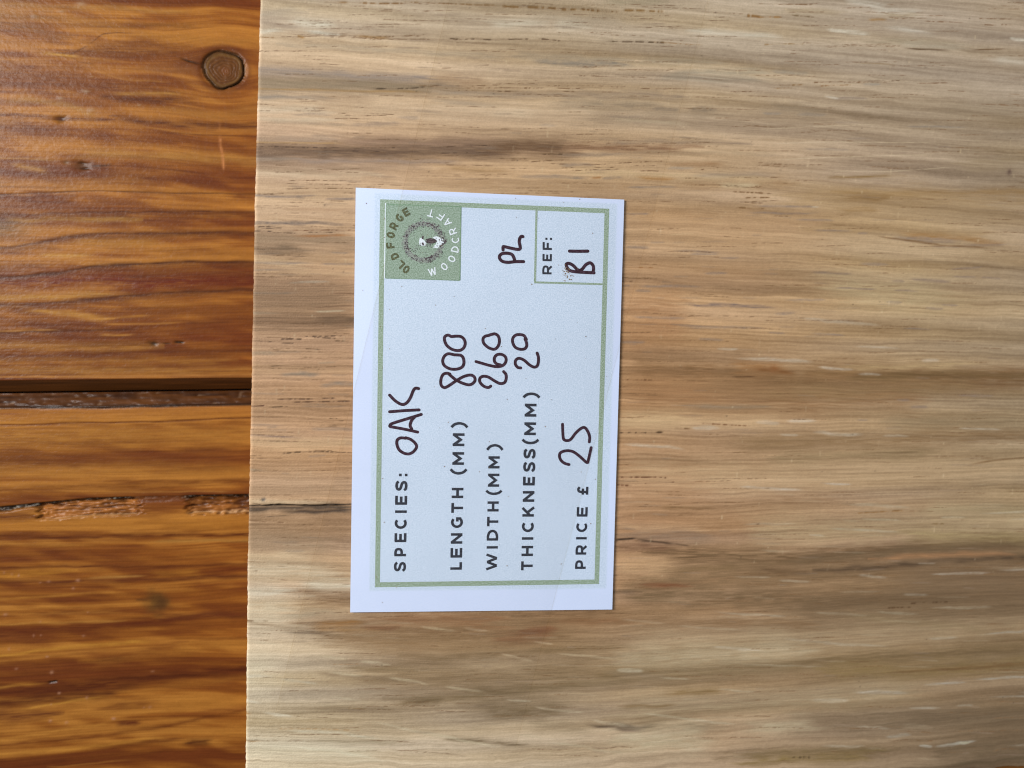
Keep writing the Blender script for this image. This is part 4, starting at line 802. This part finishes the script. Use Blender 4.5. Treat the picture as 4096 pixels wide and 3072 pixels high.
class Ink:
    """flat ink marks on the card: ribbons and filled polygons, each a hair above the last"""
    def __init__(s, z): s.v, s.f, s.z = [], [], z
    def ribbon(s, pts, w, rise=.004, cap=False):
        P = np.array(pts, float)
        if cap:                                          # round pen ends
            d0 = P[0] - P[1]; d0 /= np.linalg.norm(d0) + 1e-9; d1 = P[-1] - P[-2]; d1 /= np.linalg.norm(d1) + 1e-9
            P = np.vstack([P[0] + d0 * w * .42, P[0] + d0 * w * .25, P, P[-1] + d1 * w * .25, P[-1] + d1 * w * .42])
            ws = np.r_[.35, .8, np.ones(len(P) - 4), .8, .35] * w
        else: ws = np.full(len(P), w)
        n = len(P); b0 = len(s.v)
        tg = np.gradient(P, axis=0); tg /= np.linalg.norm(tg, axis=1)[:, None] + 1e-9
        if not cap and n > 2:                            # mitre the corners
            seg = np.diff(P, axis=0); seg /= np.linalg.norm(seg, axis=1)[:, None] + 1e-9
            tg[0], tg[-1] = seg[0], seg[-1]
            for i in range(1, n - 1):
                t_ = seg[i - 1] + seg[i]; L = np.linalg.norm(t_)
                if L > .3:
                    t_ /= L; tg[i] = t_; ws[i] = w / max(.5, float(np.dot(t_, seg[i])))
        nm = np.stack([-tg[:, 1], tg[:, 0]], -1)
        for i in range(n):
            z = s.z + rise * i / max(n - 1, 1)
            a_ = P[i] + nm[i] * ws[i] / 2; b_ = P[i] - nm[i] * ws[i] / 2
            s.v += [(a_[0], a_[1], z), (b_[0], b_[1], z)]
        for i in range(n - 1):
            k = b0 + 2 * i; s.f.append((k + 1, k + 3, k + 2, k))
        s.z += .002
    def poly(s, pts):
        b0 = len(s.v); area = sum(p[0] * q[1] - q[0] * p[1] for p, q in zip(pts, pts[1:] + pts[:1]))
        if area < 0: pts = pts[::-1]
        s.v += [(p[0], p[1], s.z) for p in pts]; s.f.append(tuple(range(b0, b0 + len(pts)))); s.z += .0001
    def build(s, name, mat, parent): return link_mesh(name, s.v, s.f, mat, parent)

def smooth(pts, n=7):
    P = np.array(pts, float)
    Q = np.vstack([2 * P[0] - P[1], P, 2 * P[-1] - P[-2]])
    out = []
    for i in range(1, len(Q) - 2):
        p0, p1, p2, p3 = Q[i - 1:i + 3]
        for t_ in np.linspace(0, 1, n, endpoint=False):
            out.append(.5 * ((2 * p1) + (-p0 + p2) * t_ + (2 * p0 - 5 * p1 + 4 * p2 - p3) * t_ ** 2 + (-p0 + 3 * p1 - 3 * p2 + p3) * t_ ** 3))
    out.append(P[-1])
    return [tuple(p) for p in out]

def cmm(zone, x, y): return px2mm(*zp(zone, x, y), CARD_Z)

# --- the card itself
CP = [px2mm(x, y, CARD_Z) for x, y in ((1423, 750.5), (2497, 798.5), (2449, 2438), (1400.6, 2449.5))]
card = tag(empty('price_card', (0, 0, BOARD_T)), 'white price card with green border and handwritten sizes taped to the oak board', 'card')
NU, NV = 18, 28
vt, ft = [], []
for j in range(NV + 1):
    for i in range(NU + 1):
        u, v = i / NU, j / NV
        x = (1 - v) * ((1 - u) * CP[0][0] + u * CP[1][0]) + v * ((1 - u) * CP[3][0] + u * CP[2][0])
        y = (1 - v) * ((1 - u) * CP[0][1] + u * CP[1][1]) + v * ((1 - u) * CP[3][1] + u * CP[2][1])
        vt.append((x, y, CARD_Z))
for j in range(NV):
    for i in range(NU):
        a_ = j * (NU + 1) + i; ft.append((a_, a_ + NU + 1, a_ + NU + 2, a_ + 1))
ring = [i for i in range(NU + 1)] + [j * (NU + 1) + NU for j in range(1, NV + 1)] + [NV * (NU + 1) + i for i in range(NU - 1, -1, -1)] + [j * (NU + 1) for j in range(NV - 1, 0, -1)]
b0 = len(vt)
for k in ring: vt.append((vt[k][0], vt[k][1], CARD_Z - .26))
for k in range(len(ring)):
    k2 = (k + 1) % len(ring); ft.append((ring[k], ring[k2], b0 + k2, b0 + k))
ft.append(tuple(b0 + k for k in range(len(ring))))
link_mesh('card_sheet', vt, ft, PAPER, card)

ZI = CARD_Z + .015
# green border, one frame
BQ = [(1520.5, 797), (2437, 835), (2396, 2336), (1499.6, 2349)]
BI = [(1540, 817), (2418, 853), (2378, 2318), (1519.5, 2329)]
bo = [px2mm(x, y, CARD_Z) for x, y in BQ]; bi = [px2mm(x, y, CARD_Z) for x, y in BI]
link_mesh('border', [(p[0], p[1], ZI) for p in bo + bi], [(k, 4 + k, 4 + (k + 1) % 4, (k + 1) % 4) for k in range(4)], GREEN, card)
ik = Ink(ZI + .004); k_ = .28029 * .0508
ik.ribbon([cmm('K', 878, 405), cmm('K', 868, 900), cmm('K', 856, 1450)], 30 * k_)
ik.ribbon([cmm('K', 842, 1460), cmm('K', 1300, 1472), cmm('K', 1850, 1488)], 28 * k_)
ik.build('reference_box', GREEN, card)

# --- printed capitals, drawn as bold geometric strokes; reading direction runs up the picture
TH = .225
def glyph(ch, hx):
    Lx, Rx_ = hx, 1 - hx
    arc = lambda cx, cy, rx, ry, a0, a1, n=14: [(cx + rx * math.cos(math.radians(a0 + (a1 - a0) * i / n)), cy + ry * math.sin(math.radians(a0 + (a1 - a0) * i / n))) for i in range(n + 1)]
    st, sr = [(Lx, 0), (Lx, 1)], [(Rx_, 0), (Rx_, 1)]
    Sx = [(.93, .74), (.8, .87), (.5, .91), (.22, .86), (.12, .72), (.24, .58), (.5, .51), (.76, .43), (.88, .28), (.78, .14), (.5, .09), (.2, .13), (.05, .27)]
    return {
     'E': [st, [(Lx, .1), (1, .1)], [(Lx, .5), (.92, .5)], [(Lx, .9), (1, .9)]],
     'F': [st, [(Lx, .9), (1, .9)], [(Lx, .46), (.9, .46)]],
     'L': [st, [(Lx, .1), (1, .1)]], 'I': [[(.5, 0), (.5, 1)]], 'T': [[(0, .9), (1, .9)], [(.5, 0), (.5, .9)]],
     'H': [st, sr, [(Lx, .5), (Rx_, .5)]], 'N': [st, sr, [(Lx, .94), (Rx_, .06)]],
     'M': [st, sr, [(Lx, .93), (.5, .32), (Rx_, .93)]],
     'W': [[(.06, 1), (.28, .06)], [(.28, .06), (.5, .94)], [(.5, .94), (.72, .06)], [(.72, .06), (.94, 1)]],
     'A': [[(.06, 0), (.5, .95)], [(.5, .95), (.94, 0)], [(.25, .28), (.75, .28)]],
     'P': [st, smooth([(Lx, .9), (.55, .9), (.82, .82), (.9, .64), (.82, .45), (.55, .38), (Lx, .38)])],
     'R': [st, smooth([(Lx, .9), (.52, .9), (.8, .82), (.86, .64), (.8, .47), (.52, .4), (Lx, .4)]), [(.5, .4), (.9, 0)]],
     'D': [st, smooth([(Lx, .9), (.42, .9), (.75, .78), (Rx_, .5), (.75, .22), (.42, .1), (Lx, .1)])],
     'C': [arc(.54, .5, .54 - hx, .41, 48, 312)], 'G': [arc(.54, .5, .54 - hx, .41, 48, 330), [(Rx_, .5), (Rx_, .14)], [(.6, .47), (1, .47)]],
     'O': [arc(.5, .5, .5 - hx, .41, 0, 360, 22)], 'S': [smooth(Sx, 4)],
     'K': [st, [(Lx, .34), (.9, 1)], [(.42, .58), (.95, 0)]],
     '(': [smooth([(1.1, 1.14), (.45, .86), (.2, .45), (.45, .04), (1.1, -.24)], 5)], ')': [smooth([(-.1, 1.14), (.55, .86), (.8, .45), (.55, .04), (-.1, -.24)], 5)],
     ':': [[(.5, .0), (.5, .22)], [(.5, .5), (.5, .72)]],
     '£': [smooth([(.95, .8), (.75, .93), (.5, .88), (.42, .7), (.42, .35), (.32, .1)]), [(.1, .1), (1, .1)], [(.1, .5), (.8, .5)]],
    }[ch]

def place_glyph(ink, ch, o, r, u, wd, ht, th):
    """o: lower-left corner, r / u: unit reading and up directions, wd x ht in mm, th: stroke width in mm"""
    for stv in glyph(ch, th / (2 * wd)):
        ink.ribbon([(o[0] + r[0] * p[0] * wd + u[0] * p[1] * ht, o[1] + r[1] * p[0] * wd + u[1] * p[1] * ht) for p in stv], th, .0)

def text_line(name, items, base0, base1, cap):
    """items: (char, first y, last y) in photograph pixels; baseline runs base0 -> base1, cap height in pixels"""
    ink = Ink(ZI)
    bx = lambda y: base0[0] + (base1[0] - base0[0]) * (y - base0[1]) / (base1[1] - base0[1])
    for ch, y0, y1 in items:
        p = np.array(px2mm(bx(y1), y1, CARD_Z)); q = np.array(px2mm(bx(y0), y0, CARD_Z))
        wd = np.linalg.norm(q - p); r = (q - p) / wd; u = np.array([-r[1], r[0]])
        place_glyph(ink, ch, p, r, u, wd, cap * .0508, cap * .0508 * TH)
    return ink.build(name, INK, card)

def zy(zone, rows): return [(ch, zp(zone, 0, y0)[1], zp(zone, 0, y1)[1]) for ch, y0, y1 in rows]
def zb(zone, x, y): return zp(zone, x, y)
text_line('printed_line', zy('W', [('S',715,785),('P',608,670),('E',490,560),('C',375,457),('I',312,334),('E',200,270),('S',85,160),(':',27,50)]), zb('W',471,785), zb('W',484,50), 46)
text_line('printed_line', zy('W', [('L',715,774),('E',605,680),('N',490,572),('G',366,450),('T',256,332),('H',138,218)]) + zy('Q', [('(',1395,1430),('M',1258,1357),('M',1112,1212),(')',1028,1062)]), zb('W',906,774), zb('Q',928,1030), 46)
text_line('printed_line', zy('W', [('W',648,778),('I',589,611),('D',463,548),('T',363,437),('H',243,322),('(',163,190),('M',28,130)]) + zy('Q', [('M',1290,1385),(')',1197,1237)]), zb('W',1182,775), zb('Q',1202,1197), 45)
text_line('printed_line', zy('W', [('T',708,778),('H',588,668),('I',520,542),('C',398,482),('K',286,362),('N',163,247),('E',52,120)]) + zy('V', [('S',1490,1612),('S',1315,1437),('(',1195,1245),('M',960,1130),('M',713,885),(')',570,625)]), zb('W',1456,775), zb('V',618,600), 47)
text_line('printed_line', zy('W', [('P',703,768),('R',583,657),('I',518,541),('C',403,482),('E',288,362),('£',130,198)]), zb('W',1868,768), zb('W',1888,130), 44)
text_line('printed_line', zy('K', [('R',1218,1348),('E',1058,1160),('F',888,1000),(':',820,862)]), zb('K',1092,1348), zb('K',1098,820), 37)

# --- felt-pen writing
def hand(zone, strokes, w):
    ink = Ink(ZI + .01); k = ZO[zone][2] * .0508
    for s_ in strokes: ink.ribbon(smooth([cmm(zone, *p) for p in s_]), w * k, .02, True)
    return ink.build('handwriting', PEN, card)
hand('Q', [[(470,1146),(510,1160),(545,1190),(555,1220),(530,1255),(495,1272),(455,1265),(420,1240),(403,1200),(405,1165),(430,1148),(472,1150)],
           [(565,1103),(460,1080),(350,1060)], [(346,1056),(366,1036),(480,1000),(592,965)], [(518,1080),(505,1050),(518,1010),(540,985)],
           [(345,945),(460,936),(575,930)], [(345,815),(390,860),(440,888),(475,878),(505,840),(530,780),(548,762),(572,765)]], 23)
hand('Q', [[(815,652),(790,646),(762,655),(745,690),(745,735),(768,757),(800,746),(860,706),(920,672),(975,660),(1005,678),(1005,710),(970,735),(920,726),(860,697),(805,652)],
           [(845,502),(800,495),(770,515),(758,550),(770,585),(810,610),(860,615),(905,600),(922,570),(918,530),(900,508),(872,504),(846,503)],
           [(825,362),(800,350),(775,362),(772,390),(790,430),(830,460),(880,470),(915,455),(932,420),(925,385),(900,362),(866,358),(830,361)]], 23)
hand('Q', [[(1132,745),(1110,757),(1075,745),(1047,715),(1047,685),(1070,670),(1110,675),(1160,705),(1200,725),(1235,720),(1250,690),(1248,655),(1230,632)],
           [(1015,555),(1060,568),(1120,585),(1180,595),(1225,585),(1248,555),(1245,520),(1215,500),(1180,502),(1160,525),(1160,555),(1180,575),(1205,580)],
           [(1110,354),(1090,358),(1072,375),(1075,410),(1110,445),(1155,460),(1185,440),(1198,400),(1190,360),(1165,341),(1138,344),(1112,353)]], 23)
hand('Q', [[(1365,605),(1340,600),(1322,575),(1325,545),(1350,530),(1390,545),(1430,580),(1465,598),(1490,590),(1500,560),(1500,520),(1490,488)],
           [(1408,385),(1390,355),(1360,346),(1325,350),(1302,375),(1302,410),(1322,445),(1360,460),(1395,455),(1410,430),(1405,400),(1396,380)]], 23)
hand('Q', [[(1740,1355),(1705,1345),(1675,1320),(1664,1285),(1676,1260),(1720,1247),(1770,1255),(1820,1290),(1870,1335),(1885,1338)], [(1884,1338),(1895,1290),(1910,1222)],
           [(1688,1040),(1690,1100),(1697,1158),(1730,1168),(1755,1155),(1790,1110),(1830,1075),(1860,1068),(1885,1100),(1898,1140),(1895,1180)]], 23)
hand('K', [[(695,1165),(580,1165),(470,1175),(390,1160),(352,1120),(352,1080),(390,1050),(460,1045),(520,1060),(550,1100),(565,1150)],
           [(400,1000),(400,956),(420,952),(500,970),(600,990),(642,980),(640,930),(630,880),(640,830),(660,806),(685,808)]], 45)
hand('K', [[(1700,1325),(1600,1320),(1440,1310),(1350,1290),(1310,1240),(1302,1202),(1340,1190),(1400,1220),(1450,1270),(1490,1290),(1530,1270),(1580,1210),(1640,1182),(1680,1215),(1690,1260),(1685,1308)],
           [(1345,1015),(1480,1017),(1610,1015)]], 46)

# --- the green logo panel
ink = Ink(ZI + .006)
ink.poly([cmm('L', *p) for p in ((625, 352), (1752, 397), (1737, 1522), (610, 1482))])
panel = ink.build('logo_panel', PANEL, card)
kl = .26517 * .0508; km = .19289 * .0508
def sub(name, mat, z, ribs=(), polys=()):
    i_ = Ink(ZI + z)
    for p, w in ribs: i_.ribbon([cmm('M', *q) for q in p], w * km)
    for p in polys: i_.poly([cmm('M', *q) for q in p])
    return i_.build(name, mat, panel)
sub('panel_edge', EDGEG, .014, [([(30,40),(800,62),(1575,85),(1552,1610)],24), ([(22,50),(10,1570)],12), ([(10,1572),(780,1592),(1540,1616)],10)])
i_ = Ink(ZI + .012); i_.ribbon([cmm('L', 612, 350), cmm('L', 596, 1482)], 16 * kl); i_.build('panel_gap', WHITE, panel)
# circular saw blade, speckled, with a toothed rim
cxs, cys = 800, 815
rim = []
N = 72
for k in range(N):
    a0 = 2 * math.pi * k / N
    ro = 425 + (18 if k % 3 == 0 else -8); ri = 330
    rim.append((a0, ro, ri))
v_, f_ = [], []
for a0, ro, ri in rim:
    for rad in (ro, ri):
        x_, y_ = cmm('M', cxs + rad * math.cos(a0), cys + rad * math.sin(a0)); v_.append((x_, y_, ZI + .016))
for k in range(N):
    k2 = (k + 1) % N; f_.append((2 * k + 1, 2 * k2 + 1, 2 * k2, 2 * k))
f_ = [q[::-1] for q in f_] if False else f_
link_mesh('saw_blade', v_, f_, SAW, panel)
arcm = lambda a0, a1, rad, n=8: [(cxs + rad * math.cos(math.radians(a0 + (a1 - a0) * i / n)), cys + rad * math.sin(math.radians(a0 + (a1 - a0) * i / n))) for i in range(n + 1)]
sub('blade_slot', DARKM, .024, [(arcm(-86, -52, 385), 30), (arcm(52, 86, 350), 28), (arcm(118, 128, 352), 34), (arcm(150, 172, 350), 24), (arcm(196, 206, 372), 34), (arcm(228, 244, 372), 26)])
sub('blade_hub', WHITE, .026, [], [[(985,720),(1070,700),(1160,735),(1240,800),(1180,890),(1080,950),(990,930),(1060,860),(1075,790)], [(720,740),(760,735),(830,800),(870,880),(800,900),(720,895),(705,820)]])
sub('blade_mark', DARKM, .030, [([(1190,720),(1230,760),(1268,805),(1225,850),(1130,920)], 26), ([(790,690),(775,760)], 30), ([(775,830),(800,890)], 36)], [[(850,760),(950,735),(1060,770),(1080,815),(1000,850),(880,850),(835,810)]])
def speckle(name, mat, z, n, spots):
    i_ = Ink(ZI + z); rs_ = random.Random(n)
    for _ in range(n):
        x, y = spots(rs_); r_ = rs_.uniform(7, 17); a0 = rs_.random() * 6
        i_.poly([cmm('M', x + r_ * rs_.uniform(.5, 1.2) * math.cos(a0 + k * 1.257), y + r_ * rs_.uniform(.5, 1.2) * math.sin(a0 + k * 1.257)) for k in range(5)])
    o_ = i_.build(name, mat, panel); o_['kind'] = 'stuff'
def on_ring(rs_):
    a0 = rs_.random() * 6.283; rad = rs_.gauss(392, 42); return cxs + rad * math.cos(a0), cys + rad * math.sin(a0)
def inside(rs_):
    q = rs_.choice(((600, 560, 70, 60), (640, 950, 80, 50), (1110, 620, 50, 70), (1120, 1040, 60, 70), (900, 880, 60, 40))); return rs_.gauss(q[0], q[2]), rs_.gauss(q[1], q[3])
speckle('speckle', SAW, .031, 260, on_ring)
speckle('speckle', DARKM, .6e-1, 150, on_ring)
speckle('speckle', SAW, .09, 120, inside)
# lettering on the two arcs
def arc_text(name, mat, letters, th, out):
    i_ = Ink(ZI + .02)
    for ch, x, y in letters:
        c_ = np.array(cmm('M', x, y)); o_c = np.array(cmm('M', cxs, cys))
        u = (c_ - o_c); u /= np.linalg.norm(u)
        if not out: u = -u
        r = np.array([u[1], -u[0]])
        ht, wd = 158 * km, (120 if ch != 'I' else 40) * km
        if ch == 'W': wd *= 1.35
        place_glyph(i_, ch, c_ - r * wd / 2 - u * ht / 2, r, u, wd, ht, th * km)
    return i_.build(name, mat, panel)
arc_text('lettering', OLIVE, [('O',440,1390),('L',325,1285),('D',200,1115),('F',112,890),('O',120,675),('R',180,490),('G',300,320),('E',435,200)], 40, True)
arc_text('lettering', WHITE, [('W',985,1440),('O',1230,1330),('O',1385,1170),('D',1455,970),('C',1460,780),('R',1405,600),('A',1290,420),('F',1155,285),('T',950,225)], 25, False)

# --- grains of dirt and a few hairs on the paper
rr = random.Random(9)
i_ = Ink(ZI + .03)
def blob(x, y, r):
    cx_, cy_ = px2mm(x, y, CARD_Z); n = 6; a0 = rr.random() * 6
    i_.poly([(cx_ + r * .0508 * rr.uniform(.6, 1.2) * math.cos(a0 + 2 * math.pi * k / n), cy_ + r * .0508 * rr.uniform(.6, 1.2) * math.sin(a0 + 2 * math.pi * k / n)) for k in range(n)])
for _ in range(46):
    x_, y_ = zp('K', rr.gauss(1310, 60), rr.gauss(1330, 70)); blob(x_, y_, rr.uniform(1, 3.2))
for _ in range(60):
    u, v = rr.random(), rr.random(); blob(1440 + u * 990, 790 + v * 1620, rr.uniform(1, 2.6))
o = i_.build('dirt_speck', RUST, card); o['kind'] = 'stuff'
# ------------------------------------------------------------------ the tape
m, nt, bs = new_mat('clear_tape')
nt.nodes.remove(bs)
out = nt.nodes['Material Output']
tr = node(nt, 'ShaderNodeBsdfTransparent'); tr.inputs['Color'].default_value = (.983, .979, .972, 1)
gl = node(nt, 'ShaderNodeBsdfGlossy', Roughness=.22)
fr = node(nt, 'ShaderNodeValue'); fr.outputs[0].default_value = .02
mxs = node(nt, 'ShaderNodeMixShader')
n3 = node(nt, 'ShaderNodeTexNoise', Scale=1.0, Detail=2.0)
nt.links.new(mapping(nt, (300, 900, 300)), n3.inputs['Vector'])
bp = node(nt, 'ShaderNodeBump', Strength=.25, Distance=.0001)
nt.links.new(n3.outputs['Fac'], bp.inputs['Height']); nt.links.new(bp.outputs[0], gl.inputs['Normal'])
nt.links.new(fr.outputs[0], mxs.inputs[0]); nt.links.new(tr.outputs[0], mxs.inputs[1]); nt.links.new(gl.outputs[0], mxs.inputs[2])
nt.links.new(mxs.outputs[0], out.inputs['Surface'])
TAPE = m
m2, nt2, bs2 = new_mat('tape_cut_edge')
nt2.nodes.remove(bs2)
tr2 = node(nt2, 'ShaderNodeBsdfTransparent'); tr2.inputs['Color'].default_value = (.93, .91, .87, 1)
nt2.links.new(tr2.outputs[0], nt2.nodes['Material Output'].inputs['Surface'])
TPX = [(1800, -10), (2835, -10), (2062, 2990), (1103, 2852)]       # corners: top left, top right, bottom right, bottom left
tp = [np.array(px2mm(x, y, BOARD_T + .1)) for x, y in TPX]
NU, NV = 60, 180
cpoly = np.array(CP)
def tape_z(x, y):
    # height of what lies under the tape: board, or card with a short tent at its edges
    d = 1e9; inside = True
    for k in range(4):
        p, q = cpoly[k], cpoly[(k + 1) % 4]
        e = q - p; nrm = np.array([e[1], -e[0]]) / np.linalg.norm(e)     # inward for this winding is negated below
        d = min(d, -((x - p[0]) * nrm[0] + (y - p[1]) * nrm[1]) * -1)
    t_ = min(max((d + 1.6) / 1.6, 0), 1)
    return BOARD_T + .2 + (CARD_Z + .12 - BOARD_T - .2) * t_ * t_ * (3 - 2 * t_)
vt, ft = [], []
for j in range(NV + 1):
    for i in range(NU + 1):
        u, v = i / NU, j / NV
        p = (1 - v) * ((1 - u) * tp[0] + u * tp[1]) + v * ((1 - u) * tp[3] + u * tp[2])
        vt.append((p[0], p[1], tape_z(p[0], p[1])))
for j in range(NV):
    for i in range(NU):
        a_ = j * (NU + 1) + i; ft.append((a_, a_ + NU + 1, a_ + NU + 2, a_ + 1))
tape = tag(empty('clear_tape', (0, 0, BOARD_T)), 'wide strip of clear packing tape stuck over the card and oak board', 'tape')
film = link_mesh('tape_film', vt, ft, TAPE, tape)
film.data.polygons.foreach_set('use_smooth', np.ones(len(film.data.polygons), bool))
def edge_strip(idx, w):
    v_, f_ = [], []
    for n_, k in enumerate(idx):
        x, y, z = vt[k]
        v_ += [(x - w / 2, y, z + .01), (x + w / 2, y, z + .01)]
        if n_: b_ = 2 * n_; f_.append((b_ - 2, b_ - 1, b_ + 1, b_))
    link_mesh('cut_edge', v_, f_, m2, tape)
edge_strip([j * (NU + 1) for j in range(NV + 1)], .16)
edge_strip([j * (NU + 1) + NU for j in range(NV + 1)], .12)
